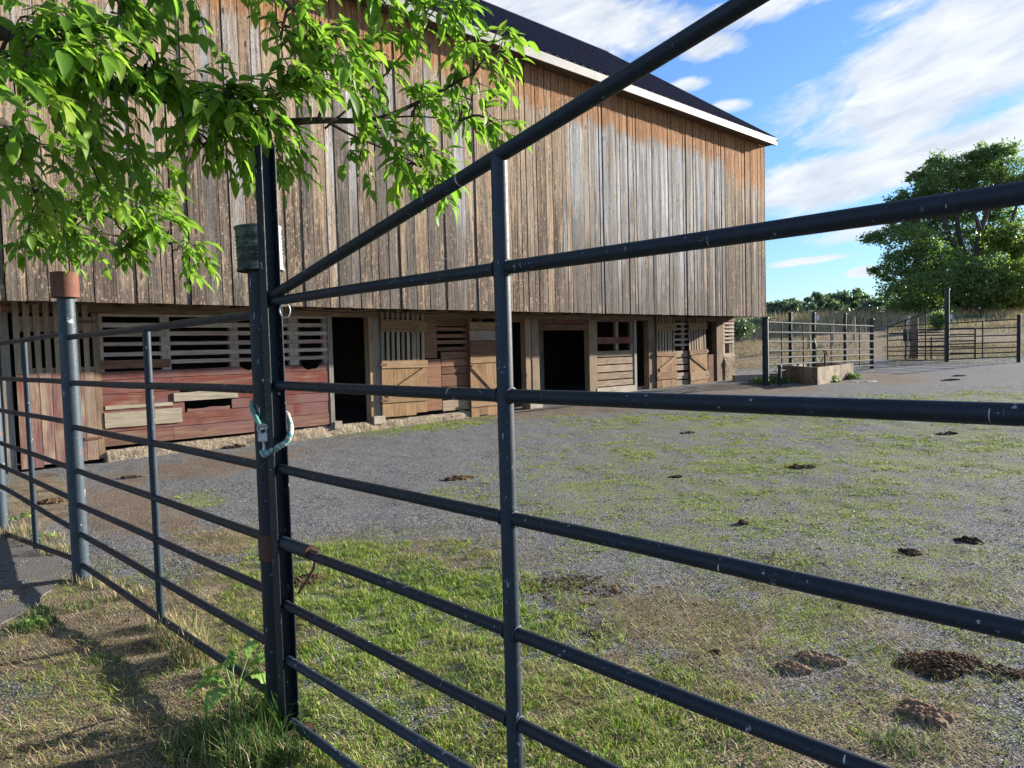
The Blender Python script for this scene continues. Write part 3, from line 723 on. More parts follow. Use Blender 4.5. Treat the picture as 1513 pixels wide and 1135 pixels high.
# latch
lp = gp(414, 800)-GN*0; lq = gp(466, 818)-GN*0
mb = MB(); mb.tube([lp, lp+(lq-lp)*.88], .0265, 18); latch = gpart(mb, 'latch_sleeve', M_railw)
mb = MB(); mb.tube([lp+(lq-lp)*.84, lp+(lq-lp)*.90], .0285, 18); mb.tube([lp+(lq-lp)*.86, lq+(lq-lp)*.10], .013, 12); gpart(mb, 'latch_pin', M_rustd)
mb = MB(); c0 = lq+np.array([0, 0, -.01]); mb.tube([c0, c0+np.array([-.008, 0, -.05]), c0+np.array([-.04, 0, -.10]), c0+np.array([-.075, .0, -.15])], .006, 8); gpart(mb, 'latch_rod', M_rustd)
mb = MB(); fz = Q1[2]+.01; mb.bar((GB[0]-.06, GB[1]-.06, fz+.005), (GB[0]+.10, GB[1]+.02, fz+.005), .07, .02); gpart(mb, 'rusty_foot', M_rustd)
# hinge post beside the camera
hp = g_end+GD*.13
tp = thing('pipe_post', 'tall steel hinge post carrying the foreground gate', 'post', (hp[0], hp[1], -.04))
mb = MB(); mb.tube([(0, 0, -.1), (0, 0, 2.9)], .065, 24); mb.build('pole', M_rail, tp)

# latch post with a tin can on its head
pc1 = at(388, 470, Q1[1]+.0); ztp = float(at(382, 352, Q1[1])[2]); zcan0 = float(at(382, 401, Q1[1])[2]); zcan1 = float(at(382, 336, Q1[1])[2])
lpst = thing('pipe_post', 'blue black pipe post wearing an old ribbed tin can, at the gate latch', 'post', (pc1[0], pc1[1], Q1[2]))
mb = MB(); mb.tube([(0, 0, -.06), (0, 0, .7), (0, 0, ztp-Q1[2])], .054, 28); mb.build('pole', M_rail, lpst)
def canmat():
    m, t, b = newmat('mildewed_tin'); co = oc(t); sp = nd(t, 'SeparateXYZ', {0: co}).node
    n = ns(t, oc(t, (9, 9, 30)), 1.0, 5, .7); n2 = ns(t, co, 30, 4, .7)
    side = rmp(t, ma(t, 'ADD', sp.outputs[0], ma(t, 'MULTIPLY', ma(t, 'SUBTRACT', n, .5), .06)), .015, .04)
    mil = mx(t, rmp(t, n, .46, .56), (.020, .026, .020), (.10, .135, .085))
    c = mx(t, side, mil, mx(t, n2, (.30, .34, .36), (.48, .53, .55)))
    setb(t, b, c, .6, .4); bump(t, b, n2, .3, .003); return m
prof = [(.088, 0), (.0925, .0), (.0925, .008)]; hc = zcan1-zcan0
for k in range(60):
    z = .012+(hc-.024)*k/59; prof.append((.089+(.0018*math.sin((z-.012)*2*math.pi/.0165) if .04 < z < hc-.03 else 0), z))
prof += [(.0925, hc-.008), (.0925, hc), (.089, hc), (.0, hc-.004)]
mb = MB(); cc = at(384, 370, Q1[1]); prof = [(r_*1.06, z) for r_, z in prof]; mb.lathe(prof, 0, 0, 40); can = mb.build('tin_can', canmat(), lpst); can.location = (cc[0]-pc1[0], cc[1]-pc1[1], zcan0-Q1[2]); can.rotation_euler = (0, R(-1.5), 0)
mb = MB(); s0 = float(at(400, 826, Q1[1])[2])-Q1[2]; s1 = float(at(400, 787, Q1[1])[2])-Q1[2]
vs = []; fs = []
for k in range(15):
    t_ = R(-190+k*10)
    for (r_, z) in ((.0548, s0), (.060, s0+.003), (.060, s1-.003), (.0548, s1)): vs.append((r_*math.cos(t_), r_*math.sin(t_), z))
for k in range(14):
    for q in range(3): fs.append((k*4+q, (k+1)*4+q, (k+1)*4+q+1, k*4+q+1))
fs += [(0, 1, 2, 3), (59, 58, 57, 56)]
mb.add(vs, fs, False); mb.build('rusty_sleeve', M_rustd, lpst)

# second post with rust-brown cap
pc2 = at(106, 600, Q2[1]); zc0, zc1 = float(at(96, 440, Q2[1])[2]), float(at(96, 403, Q2[1])[2])
fp2 = thing('pipe_post', 'blue grey pipe post with a rust brown cap, second in the fence', 'post', (pc2[0], pc2[1], Q2[2]))
M_postb = steel('faded_blue_pipe', (.030, .047, .064), .5, rust=.12)
mb = MB(); mb.tube([(0, 0, -.06), (0, 0, .7), (0, 0, zc1-Q2[2]-.02)], .0585, 28); mb.build('pole', M_postb, fp2)
hc = zc1-zc0; prof = [(.089, 0), (.094, .0)]+[(.0925+.0006*math.sin(k*1.9), .004+(hc-.008)*k/30) for k in range(31)]+[(.094, hc), (.088, hc+.001), (.0, hc-.006)]
mb = MB(); mb.lathe(prof, 0, 0, 36); o = mb.build('cap', M_rust, fp2); o.location = (0, 0, zc0-Q2[2])
# third post at the frame edge
FD = (pc1-pc2); FD[2] = 0; L12 = np.linalg.norm(FD); FD = FD/L12
pc3 = at(-6, 650, 6.75); g3 = float(gz(pc3[0], pc3[1]))
fp3 = thing('pipe_post', 'light blue grey pipe post at the left edge, third in the fence', 'post', (pc3[0], pc3[1], g3))
mb = MB(); mb.tube([(0, 0, -.06), (0, 0, zc0-Q2[2]+.1)], .0585, 24); mb.build('pole', M_postb, fp3)
mb = MB(); mb.lathe([(.094, 0), (.0925, .18), (.0, .178)], 0, 0, 30); o = mb.build('cap', M_rust, fp3); o.location = (0, 0, zc0-Q2[2])

def panel(A, B, za, zb, name, label, upr, radii=(.0205, .0225), ext=.0, cat='fence', grp=None):
    """rails from A to B at heights za[i]..zb[i]; upr: fractions for uprights"""
    A = np.array(A, float); B = np.array(B, float)
    t = thing('pipe_fence', label, cat, (A[0], A[1], float(gz(A[0], A[1]))), 0, grp)
    for i, (p, q) in enumerate(zip(za, zb)):
        mb = MB(); n = 18; mb.tube([(A[0]+(B[0]-A[0])*k/n, A[1]+(B[1]-A[1])*k/n, p+(q-p)*k/n+.0015*math.sin(k*.5+i)) for k in range(n+1)], radii[0], 14)
        reparent(mb.build('rail', M_rail), t)
    for f_ in upr:
        mb = MB(); x, y = A[0]+(B[0]-A[0])*f_, A[1]+(B[1]-A[1])*f_
        mb.tube([(x, y, z) for z in np.linspace(za[-1]+(zb[-1]-za[-1])*f_-.03, za[0]+(zb[0]-za[0])*f_, 8)], radii[1], 14)
        reparent(mb.build('upright', M_railw), t)
    return t
def fz(px, py, A, B):
    d_ = np.array(B)-np.array(A); n = np.array([-d_[1], d_[0], 0]); return float(on_plane(px, py, A, n)[2])
def fpos(px, A, B):
    d_ = (np.array(B)-np.array(A)); n = np.array([-d_[1], d_[0], 0]); p = on_plane(px, 700, A, n); return float(np.dot((p-A)[:2], d_[:2])/np.dot(d_[:2], d_[:2]))
A1 = pc1*[1, 1, 0]; A2 = pc2*[1, 1, 0]; A3 = pc3*[1, 1, 0]
lf = [(117, 497, 372, 466), (119, 567, 375, 575), (122, 634, 380, 686), (127, 700, 383, 790), (130, 752, 385, 866), (132, 796, 388, 944), (137, 845, 330, 977)]
za = [fz(r_[0], r_[1], A2, A1) for r_ in lf]; zb2 = [fz(r_[2], r_[3], A2, A1) for r_ in lf]
panel(A2, A1, za, zb2, 'fence_panel', 'seven rail pipe fence panel between the capped post and the gate latch post', [fpos(227, A2, A1)])
lf3 = [(0, 509, 90, 493), (0, 559, 93, 564), (0, 606, 97, 623), (5, 655, 99, 690), (6, 689, 100, 735), (8, 720, 102, 780), (60, 790, 104, 822)]
zc = [fz(r_[0], r_[1], A3, A2) for r_ in lf3]; zd = [fz(r_[2], r_[3], A3, A2) for r_ in lf3]; zc[-1] = g3+.02
panel(A3, A2, zc, zd, 'fence_panel', 'far left pipe fence panel, behind the asphalt path', [fpos(47, A3, A2)])
A4 = A3+(A3-A2)*1.5
panel(A4, A3, zc, zc, 'fence_panel', 'pipe fence panel running on out of the picture at left', [.33, .66])

# rope, ring and padlock on the latch post
def ropemat():
    m, t, b = newmat('teal_white_rope'); co = oc(t); n = ns(t, co, 38, 2, .5); n2 = ns(t, co, 300, 2, .6)
    sp = nd(t, 'SeparateXYZ', {0: co}).node
    s_ = ma(t, 'SINE', ma(t, 'ADD', ma(t, 'MULTIPLY', ma(t, 'ADD', sp.outputs[0], sp.outputs[2]), 170.0), ma(t, 'MULTIPLY', n, 6)))
    c = mx(t, rmp(t, s_, .0, .25), (.02, .32, .27), (.45, .43, .40)); c = mx(t, ma(t, 'MULTIPLY', n2, .5), c, (.30, .27, .24))
    setb(t, b, c, .85, .2); bump(t, b, n2, .6, .003); return m
yq = Q1[1]-.075
rp = [at(424, 612, Q1[1]+.06), at(429, 628, Q1[1]), at(429, 641, yq-.03), at(423, 653, yq-.05), at(412, 660, yq-.06), at(400, 667, yq-.05), at(391, 672, yq-.04), at(387, 666, yq-.03)]
rp2 = [at(424, 612, Q1[1]+.06), at(398, 594, Q1[1]+.07), at(377, 592, Q1[1]+.04), at(372.5, 600, Q1[1]-.01), at(376, 612, Q1[1]-.06), at(381, 624, yq), at(387, 633, yq-.015)]
def catmull(P, n=8):
    P = [np.array(p, float) for p in P]; P = [2*P[0]-P[1]]+P+[2*P[-1]-P[-2]]; out = []
    for i in range(1, len(P)-2):
        for k in range(n):
            t_ = k/n; a_, b_, c_, d_ = P[i-1:i+3]
            out.append(.5*(2*b_+(c_-a_)*t_+(2*a_-5*b_+4*c_-d_)*t_*t_+(3*b_-a_-3*c_+d_)*t_**3))
    return out+[P[-2]]
pts = catmull(rp); pts2 = catmull(rp2)
mb = MB(); mb.tube(pts2[::-1], [.011+.0012*math.sin(i*2.2) for i in range(len(pts2))], 12); mb.tube(pts, [.0125+.0014*math.sin(i*2.2) for i in range(len(pts))], 12)
ro = mb.build('rope', ropemat(), loc=rp[-2]); tag(ro, 'teal and white braided rope looped round the latch post', 'rope')
def torus(mb, c, ax, R_, r_, n=24, m=8, sx=1.0, sz=1.0):
    ax = Vector(ax).normalized(); a_ = ax.cross(Vector((0, 0, 1))).normalized(); b_ = a_.cross(ax)
    P = [Vector(map(float, c))+a_*(R_*sx*math.cos(2*math.pi*k/n))+b_*(R_*sz*math.sin(2*math.pi*k/n)) for k in range(n)]
    mb.tube(P+[P[0]], r_, m, cap=False)
pc = at(389, 645, yq-.03); lk = thing('padlock', 'small steel padlock hanging from the rope ring on the latch post', 'padlock', pc)
lx = .021
mb = MB(); mb.box(-lx, lx, -.009, .009, -.021, .015); o = mb.build('body', M_galv, lk); bv = o.modifiers.new('b', 'BEVEL'); bv.width = .003; bv.segments = 2
mb = MB(); mb.tube([(-.013, 0, .012), (-.013, 0, .030)]+[(-.013*math.cos(t_), 0, .030+.013*math.sin(t_)) for t_ in np.linspace(.3, math.pi-.3, 7)]+[(.013, 0, .030), (.013, 0, .012)], .0035, 8); mb.build('shackle', M_galv, lk)
mb = MB(); mb.tube([(0, 0, -.020), (.002, 0, -.036), (.002, -.002, -.062)], [.008, .006, .009], 10); mb.build('snap_hook', M_galv, lk)
rg = at(387.5, 634, yq-.025); mb = MB(); torus(mb, rg, (.15, 1, .1), .021, .0038); torus(mb, rg+np.array([.018, -.01, .010]), (.5, 1, .6), .012, .004)
o = mb.build('steel_ring', M_galv, loc=rg); tag(o, 'round steel ring joining the rope to the padlock', 'ring')
rg = gp(421, 459); mb = MB(); torus(mb, rg, (GD[0]*.5, -1, .0), .024, .0028, sx=.85, sz=1.25); o = mb.build('wire_ring', M_galv, loc=rg); tag(o, 'thin bright ring hanging under the top gate rail beside the latch post', 'ring')

# ------------------------------------------------------------------ trough and far fences
tc = G(1208, 569); tl = G(1151, 562); trr = G(1261, 558)
tb = tl+trr-tc; th = .50; M_tro = plain('trough_concrete', (.085, .065, .045), (.46, .37, .26), 3.5, .9, .5, .2, bd=.01)
tr_ = thing('water_trough', 'long low concrete water trough in front of the pipe fence', 'trough', tc)
def quadring(P, z0, z1, wall, mb):
    c = sum(P)/4; o_ = [p[:2] for p in P]; i_ = [c[:2]+(p[:2]-c[:2])*(1-wall/np.linalg.norm(p[:2]-c[:2])*1.4) for p in P]
    vs = [(*p, z0) for p in o_]+[(*p, z1) for p in o_]+[(*p, z1) for p in i_]+[(*p, z0+.1) for p in i_]
    fs = []
    for k in range(4):
        l = (k+1) % 4; fs += [(k, l, 4+l, 4+k), (4+k, 4+l, 8+l, 8+k), (8+k, 8+l, 12+l, 12+k)]
    fs.append((12, 13, 14, 15)); mb.add(vs, fs)
zt0 = float(tc[2]); mb = MB(); quadring([tc, trr, tb, tl], zt0-.1, zt0+th, .13, mb); o = reparent(mb.build('basin', M_tro), tr_)
bv = o.modifiers.new('b', 'BEVEL'); bv.width = .012; bv.segments = 2
mw, t_, b__ = newmat('trough_water'); setb(t_, b__, (.01, .013, .01), .05, .5)
mb = MB(); c_ = (tc+trr+tb+tl)/4; mb.add([(*(c_[:2]+(p[:2]-c_[:2])*.9), zt0+th-.10) for p in (tc, trr, tb, tl)], [(0, 1, 2, 3)]); reparent(mb.build('water', mw), tr_)
fa = at(1219, 536, tc[1]+1.6); fzt = float(at(1219, 521, fa[1])[2]); fzb = zt0+.1
fc = thing('standpipe', 'thin rusty standpipe tap rising beside the concrete trough', 'tap', (fa[0], fa[1], fzb))
mb = MB(); mb.tube([(0, 0, -.2), (0, 0, fzt-fzb)], .028, 10); mb.build('pipe', M_rustd, fc)
mb = MB(); mb.tube([(0, 0, fzt-fzb-.03), (.0, -.12, fzt-fzb), (0, -.17, fzt-fzb-.09)], .024, 8); mb.bar((-.09, 0, fzt-fzb+.06), (.05, 0, fzt-fzb+.02), .03, .03); mb.build('spout', M_rustd, fc)
# garden hose hanging
hz = [at(1203, 500, 22.2), at(1206, 513, 22.1), at(1206, 527, 22.1), at(1209, 536, 22.0), at(1213, 536, 21.9), at(1216, 528, 21.9)]
mb = MB(); mb.tube(catmull(hz), .016, 8); o = mb.build('hose', plain('green_hose', (.10, .20, .05), (.22, .36, .12), 20, .5), loc=hz[0]); tag(o, 'pale green hose hanging from the fence into the trough', 'hose')
# kerb from barn corner to the trough
ka = G(1084, 563); kb = G(1152, 561)
mb = MB(); mb.bar((ka[0], ka[1], ka[2]+.06), (kb[0]+.05, kb[1]+.1, kb[2]+.08), .35, .26); o = mb.build('kerb_wall', M_conc, loc=ka); tag(o, 'low concrete kerb between the barn pier and the water trough', 'kerb')
# fence behind the trough
PA, PB = at(1131, 555, 21.0), at(1290, 541, 26.2)
def pz(px, py, A=None, B=None): return fz(px, py, A if A is not None else PA, B if B is not None else PB)
LY = [476, 491, 505, 519, 529, 539.5, 549]; RY = [482, 493, 504.5, 516, 524, 532, 540]
PAg = np.array([PA[0], PA[1], 0]); PBg = np.array([PB[0], PB[1], 0])
M_railp = plain('sunlit_grey_pipe', (.09, .095, .095), (.20, .20, .19), 30, .85, .2, .1)  # sun glint on the rails put into a paler grey colour
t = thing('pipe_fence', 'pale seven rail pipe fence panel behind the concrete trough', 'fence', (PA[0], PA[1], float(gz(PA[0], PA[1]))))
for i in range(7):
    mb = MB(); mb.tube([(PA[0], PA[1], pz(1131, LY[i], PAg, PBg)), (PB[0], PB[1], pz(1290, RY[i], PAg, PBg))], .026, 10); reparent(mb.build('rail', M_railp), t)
for px, y0_, y1_ in ((1155, 477, 545), (1187, 478, 543), (1228, 480, 541), (1270, 481, 540)):
    p = on_plane(px, 500, PAg, (-(PBg-PAg)[1], (PBg-PAg)[0], 0)); mb = MB()
    mb.tube([(p[0], p[1], pz(px, y1_, PAg, PBg)), (p[0], p[1], pz(px, y0_, PAg, PBg))], .022, 10); reparent(mb.build('upright', M_rail), t)
def fpost(px, y0_, y1_, depth, r_, label, mat=None, name='fence_post', square=False):
    a_ = at(px+(.5*(y1_-y0_)*.0), y0_, depth); b_ = at(px, y1_, depth); zb = min(float(b_[2]), float(gz(b_[0], b_[1])))
    t = thing(name, label, 'post', (b_[0], b_[1], zb)); mb = MB(); h = float(a_[2])-zb
    if square: mb.box(-r_, r_, -r_, r_, -.05, h, j=.01)
    else: mb.tube([(0, 0, -.05), (0, 0, h*.5), (0, 0, h)], [r_*1.03, r_, r_*.97], 12)
    mb.build('pole', mat or M_rail, t); mb = MB(); mb.lathe([(r_*1.25, 0), (r_*1.25, .03), (0, .045)], 0, 0, 12); o = mb.build('cap', mat or M_rail, t); o.location = (0, 0, h-.01); return t
fpost(1131.5, 470, 562, 20.8, .09, 'thick dark corner post where the far fence meets the kerb')
fpost(1152, 541, 561, 20.6, .05, 'short dark stub post at the left end of the trough')
fpost(1168, 463, 542, 22.6, .055, 'dark green fence post, first behind the trough from the barn')
fpost(1202.5, 463, 541, 23.6, .055, 'dark fence post carrying the pale box above the trough')
fpost(1248.5, 464, 540, 25.1, .055, 'dark fence post behind the right end of the trough')
fpost(1288, 472, 541, 26.4, .07, 'end post of the fence panel behind the trough')
M_box = plain('white_enamel', (.62, .64, .64), (.76, .78, .78), 8, .4, .1)
def ebox(px, py0, py1, w, depth, label):
    a_ = at(px, py1, depth); b_ = at(px, py0, depth); t = thing('fence_charger', label, 'box', a_); h = float(b_[2]-a_[2])
    mb = MB(); mb.box(-w/2, w/2, -.05, .05, 0, h); o = mb.build('case', M_box, t); bv = o.modifiers.new('b', 'BEVEL'); bv.width = .012; bv.segments = 2
    mb = MB(); mb.box(-w*.22, w*.22, -.062, -.052, h*.15, h*.42); mb.build('panel', M_dark, t)
ebox(1208, 466, 479, .085, 23.5, 'small white box on the post above the trough')
ebox(1404.5, 465, 477, .10, 28.4, 'small white box on the tall post at the far gate')
# far gates at the right
FA, FM, FB = at(1311.5, 533, 30.6), at(1399, 533, 28.4), at(1505, 532, 26.2)
FAg, FMg, FBg = (np.array([p[0], p[1], 0]) for p in (FA, FM, FB))
def farpanel(Ag, Bg, pa, pb, ly, ry, ups, name, label, diag=None, r_=.022):
    t = thing(name, label, 'gate' if 'gate' in name else 'fence', (Ag[0], Ag[1], float(gz(Ag[0], Ag[1]))))
    n = (-(Bg-Ag)[1], (Bg-Ag)[0], 0)
    for p, q in zip(ly, ry):
        A_ = on_plane(pa, p, Ag, n); B_ = on_plane(pb, q, Ag, n); mb = MB(); mb.tube([A_, B_], r_, 10); reparent(mb.build('rail', M_rail), t)
    for (px, y0_, y1_) in ups:
        A_ = on_plane(px, y0_, Ag, n); B_ = on_plane(px, y1_, Ag, n); mb = MB(); mb.tube([(A_[0], A_[1], A_[2]), (A_[0], A_[1], B_[2])], r_*1.15, 10); reparent(mb.build('upright', M_rail), t)
    if diag:
        A_ = on_plane(diag[0], diag[1], Ag, n); B_ = on_plane(diag[2], diag[3], Ag, n); mb = MB(); mb.tube([A_, B_], r_*1.1, 10); reparent(mb.build('diagonal_brace', M_rail), t)
    return t
farpanel(FAg, FMg, 1311.5, 1398, [483.5, 493, 503, 513, 519, 526, 533], [477, 491, 500, 511, 518, 525, 532], [(1311.5, 482, 534), (1338, 474, 533), (1367.5, 462, 532)], 'pipe_gate', 'far pipe gate with rising diagonal top rail left of the tall post', (1311.5, 483, 1398, 452))
farpanel(FMg, FBg, 1401, 1505, [478, 487, 498, 509, 516, 524, 531], [471.5, 484, 495, 505, 513, 520, 527], [(1452, 475, 529)], 'pipe_fence', 'dark pipe fence panel right of the tall far post')
fpost(1399, 428, 534, 28.3, .085, 'tall dark steel post between the two far gate panels')
fpost(1505, 466, 533, 26.2, .065, 'dark end post near the right edge of the picture')
LAg, LBg = FAg+np.array([.25, .55, 0]), FMg+np.array([.9, .5, 0])
lg = farpanel(LAg, LBg, 1355, 1441, [487.5, 496, 505, 513, 522], [485, 494, 503.5, 512.5, 522], [(1355.5, 487, 530), (1441, 485, 531), (1376, 498, 531)], 'pipe_gate', 'spare pipe gate leaning in the grass behind the far gate', None, .028)
# old timber post and leaning pale stake
p = at(1350, 533, 30.6); g = float(gz(p[0], p[1])); t = thing('timber_post', 'thick weathered timber post behind the far gate', 'post', (p[0], p[1], g))
h = float(at(1350, 470, 30.6)[2])-g; mb = MB(); vs = []
mb.tube([(0, 0, -.1), (.02, 0, h*.4), (.03, .01, h*.8), (.05, 0, h)], [.19, .17, .155, .14], 14); mb.build('pole', wood('grey_timber', (.26, .21, .16), (.08, .06, .045), 'z'), t)
p = at(1342, 533, 30.3); g = float(gz(p[0], p[1])); t = thing('stake', 'pale peeling stake beside the weathered timber post', 'stake', (p[0], p[1], g))
h = float(at(1342, 467, 30.3)[2])-g; mb = MB(); mb.tube([(-.15, 0, -.1), (-.02, 0, h*.5), (.0, .0, h)], [.06, .05, .045], 10); mb.build('pole', plain('peeling_bark', (.25, .24, .22), (.62, .60, .56), 14), t)
mb = MB(); mb.box(-.22, .1, -.03, 0, .8, 1.3, j=.03); mb.build('scrap_board', M_dark, t)
# distant wire fence posts on the slope
for i, px in enumerate((1195, 1230, 1262)):
    p = at(px, 487, 36+i); g = float(gz(p[0], p[1])); t = thing('timber_post', 'distant timber fence post on the dry slope', 'post', (p[0], p[1], g), group='distant fence posts on the dry slope')
    mb = MB(); mb.tube([(0, 0, -.1), (0, 0, 1.35)], [.08, .07], 10); mb.build('pole', M_greyv, t)

# ------------------------------------------------------------------ plants: numpy blade and leaf makers
def blades(x, y, h, w, lean, curl, col, zoff=0.0, az=None):
    n = len(x); az = rng.uniform(0, 2*np.pi, n) if az is None else az; z = gz(x, y)+zoff-.004
    near_ = (y > 0) & (y < 20) & (abs(x) < 14)
    z = z+np.where(near_, (fbm(x*4, y*4, 21)-.5)*.034+(fbm(x*14, y*14, 31, 2)-.5)*.012, 0)
    dx, dy = np.cos(az), np.sin(az); sx, sy = -dy*w/2, dx*w/2
    a1 = lean; a2 = lean+curl
    m = h*.55; t = h*.45
    mx_, mz = np.sin(a1)*m, np.cos(a1)*m; tx, tz = mx_+np.sin(a2)*t, np.maximum(mz+np.cos(a2)*t, .003)
    P = np.zeros((n, 5, 3))
    P[:, 0] = np.stack([x+sx, y+sy, z], -1); P[:, 1] = np.stack([x-sx, y-sy, z], -1)
    P[:, 2] = np.stack([x+dx*mx_+sx*.8, y+dy*mx_+sy*.8, z+mz], -1); P[:, 3] = np.stack([x+dx*mx_-sx*.8, y+dy*mx_-sy*.8, z+mz], -1)
    P[:, 4] = np.stack([x+dx*tx, y+dy*tx, z+tz], -1)
    b = (np.arange(n)*5)[:, None, None]; T = np.array([[0, 1, 3], [0, 3, 2], [2, 3, 4]])[None]+b
    return P.reshape(-1, 3), T.reshape(-1, 3), np.repeat(col, 5, axis=0)
def blade_obj(name, sets, label_mat, **kw):
    Vs, Ts, Cs = [], [], []; off = 0
    for (v_, t_, c_) in sets: Vs.append(v_); Ts.append(t_+off); Cs.append(c_); off += len(v_)
    o = np_mesh(name, np.concatenate(Vs), np.concatenate(Ts), label_mat, np.concatenate(Cs)); o['kind'] = 'stuff'; return o
def palette(n, cols, wts, jit=.25):
    c = np.array(cols)[rng.choice(len(cols), n, p=np.array(wts)/sum(wts))]
    return np.clip(c*(1+rng.uniform(-jit, jit, (n, 1)))*(1+rng.uniform(-.08, .08, (n, 3))), 0, 1)
GREENS = [(.13, .25, .030), (.25, .38, .045), (.37, .47, .080), (.055, .12, .022)]
DRYS = [(.48, .38, .21), (.34, .26, .14), (.60, .50, .30), (.20, .14, .085)]
def scatter(n, what, x0, x1, y0, y1, pw=1.0, clump=(3, 5), thr=.45, camw=True):
    """random ground points kept by the cover mask and a clump noise"""
    yy = y0+(y1-y0)*rng.uniform(0, 1, n)**(1.0 if not camw else 1.5); xx = rng.uniform(x0, x1, n)
    px, py = proj(xx, yy, gz(xx, yy)); m = gmask(xx, yy, px, py, what)**pw
    cl = fbm(xx*clump[0], yy*clump[0], clump[1], 4)
    keep = (rng.uniform(0, 1, n) < m*np.clip((cl-thr)*6+.5, 0, 1)) & ~on_path(px, py) & (px > -60) & (px < 1580) & (py < 1250)
    return xx[keep], yy[keep]
M_gr = attrmat('grass_blades', .3, .6)
x, y = scatter(90000, 'lawn', -2.6, 3.2, 1.5, 6.2, .6, (6, 5), .44)
kk = 6; x = np.repeat(x, kk)+rng.normal(0, .009, len(x)*kk); y = np.repeat(y, kk); y = y+rng.normal(0, .009, len(y))
n = len(x); hh = rng.uniform(.014, .058, n)*(.35+1.3*fbm(x*7, y*7, 8))
pat = (fbm(x*1.3, y*1.3, 14) > .50)[:, None]
c = np.where(pat, palette(n, GREENS+DRYS[:2], [4, 5, 4, 2, 1, 1]), palette(n, GREENS+DRYS[:3], [2, 4, 3, 1, 2, 2, 1]))
blade_obj('lawn_grass', [blades(x, y, hh, rng.uniform(.0026, .0056, n), rng.uniform(.1, 1.25, n), rng.uniform(.0, 1.1, n), c)], M_gr)
x, y = scatter(300000, 'dry', -3.6, 4.6, 1.4, 7.5, .6, (4, 7), .42)
n = len(x); c = np.where((fbm(x*1.7, y*1.7, 44) > .56)[:, None], palette(n, GREENS+DRYS, [3, 3, 2, 2, 1, 2, 1, 1]), palette(n, DRYS+GREENS[:2], [4, 4, 2, 4, 1.2, 1.2]))
blade_obj('dry_grass', [blades(x, y, rng.uniform(.025, .075, n), rng.uniform(.0016, .0036, n), rng.uniform(.7, 1.5, n), rng.uniform(-.1, .5, n), c, zoff=rng.uniform(0, .008, n))], M_gr)
x, y = scatter(420000, 'sprig', -5, 17, 2.0, 26, .8, (1.5, 15), .48)
k = fbm(x*5, y*5, 77, 3) > .50; x, y = x[k], y[k]; kk = 7; x = np.repeat(x, kk)+rng.normal(0, .014, len(x)*kk)*np.repeat(.6+.07*y, kk); y = np.repeat(y, kk); y = y+rng.normal(0, .016, len(y))*(.6+.07*y)
n = len(x); sc_ = .7+.06*y
c = palette(n, [(.20, .30, .045), (.34, .45, .08), (.48, .54, .15), (.40, .34, .18), (.10, .08, .05)], [3, 4, 4, 1.2, 1.6])  # darkest blades put in as shading on the soil between weeds
blade_obj('yard_weeds', [blades(x, y, rng.uniform(.010, .026, n)*sc_, rng.uniform(.0035, .0075, n)*sc_, rng.uniform(.4, 1.3, n), rng.uniform(0, .6, n), c)], M_gr)
# tufts along the fence line and round the post
sets = []
def tuft(px, py, r_, n, h0, h1, cols, wts, w=.004, lean=(.05, .7)):
    p = G(px, py); a = rng.uniform(0, 2*np.pi, n); q = r_*np.sqrt(rng.uniform(0, 1, n)); x = p[0]+q*np.cos(a); y = p[1]+q*np.sin(a)
    sets.append(blades(x, y, rng.uniform(h0, h1, n), np.full(n, w)*rng.uniform(.6, 1.2, n), rng.uniform(*lean, n), rng.uniform(0, .9, n), palette(n, cols, wts)))
GD_ = [(.07, .15, .035), (.12, .22, .04), (.045, .09, .025)]
for (px, py, r_, n, h0, h1, dry) in ((400, 1080, .10, 420, .10, .24, .1), (345, 1090, .14, 600, .08, .20, .25), (300, 1105, .16, 520, .06, .14, .4), (375, 1125, .12, 420, .08, .2, .2), (430, 1120, .08, 200, .06, .14, .2),
                               (262, 948, .13, 420, .08, .20, .75), (285, 975, .12, 420, .08, .19, .6), (240, 925, .10, 260, .07, .16, .8), (330, 1000, .1, 220, .06, .13, .5), (120, 895, .14, 200, .03, .08, .3),
                               (50, 925, .12, 260, .05, .10, .1), (60, 905, .08, 140, .03, .08, .3), (30, 790, .18, 300, .07, .17, .8), (85, 815, .15, 260, .06, .14, .8), (120, 860, .08, 120, .04, .10, .7), (60, 800, .2, 260, .06, .13, .8),
                               (190, 880, .12, 160, .04, .1, .8), (160, 865, .12, 160, .04, .09, .8), (1070, 1110, .15, 160, .03, .07, .5), (700, 1000, .2, 300, .03, .07, .1), (600, 860, .25, 400, .02, .06, .1), (1330, 1100, .12, 180, .03, .07, .4)):
    cols = GD_+DRYS[:3]; tuft(px, py, r_, n, h0, h1, cols, [(1-dry)*3, (1-dry)*3, (1-dry)*2, dry*2+.01, dry*2+.01, dry*2+.01])
# broad long blades near the latch post
tuft(405, 1085, .07, 26, .2, .36, GD_[:2], [1, 1], .009, (.3, 1.1)); tuft(380, 1105, .10, 30, .2, .34, GD_[:2], [1, 1], .008, (.2, 1.0))
for k in range(60):                         # small tufts spread over the near ground
    px, py = random.uniform(430, 1500), random.uniform(880, 1130); tuft(px, py, .05, 26, .02, .05, GREENS+DRYS[:2], [2, 3, 3, 1, 1, 1], .0032, (.1, 1.1))
for k in range(50):
    px, py = random.uniform(0, 380), random.uniform(930, 1130); tuft(px, py, .05, 26, .02, .06, GREENS[:2]+DRYS[:3], [2, 1, 2, 2, 2], .003, (.3, 1.3))
blade_obj('fence_grass', sets, M_gr)
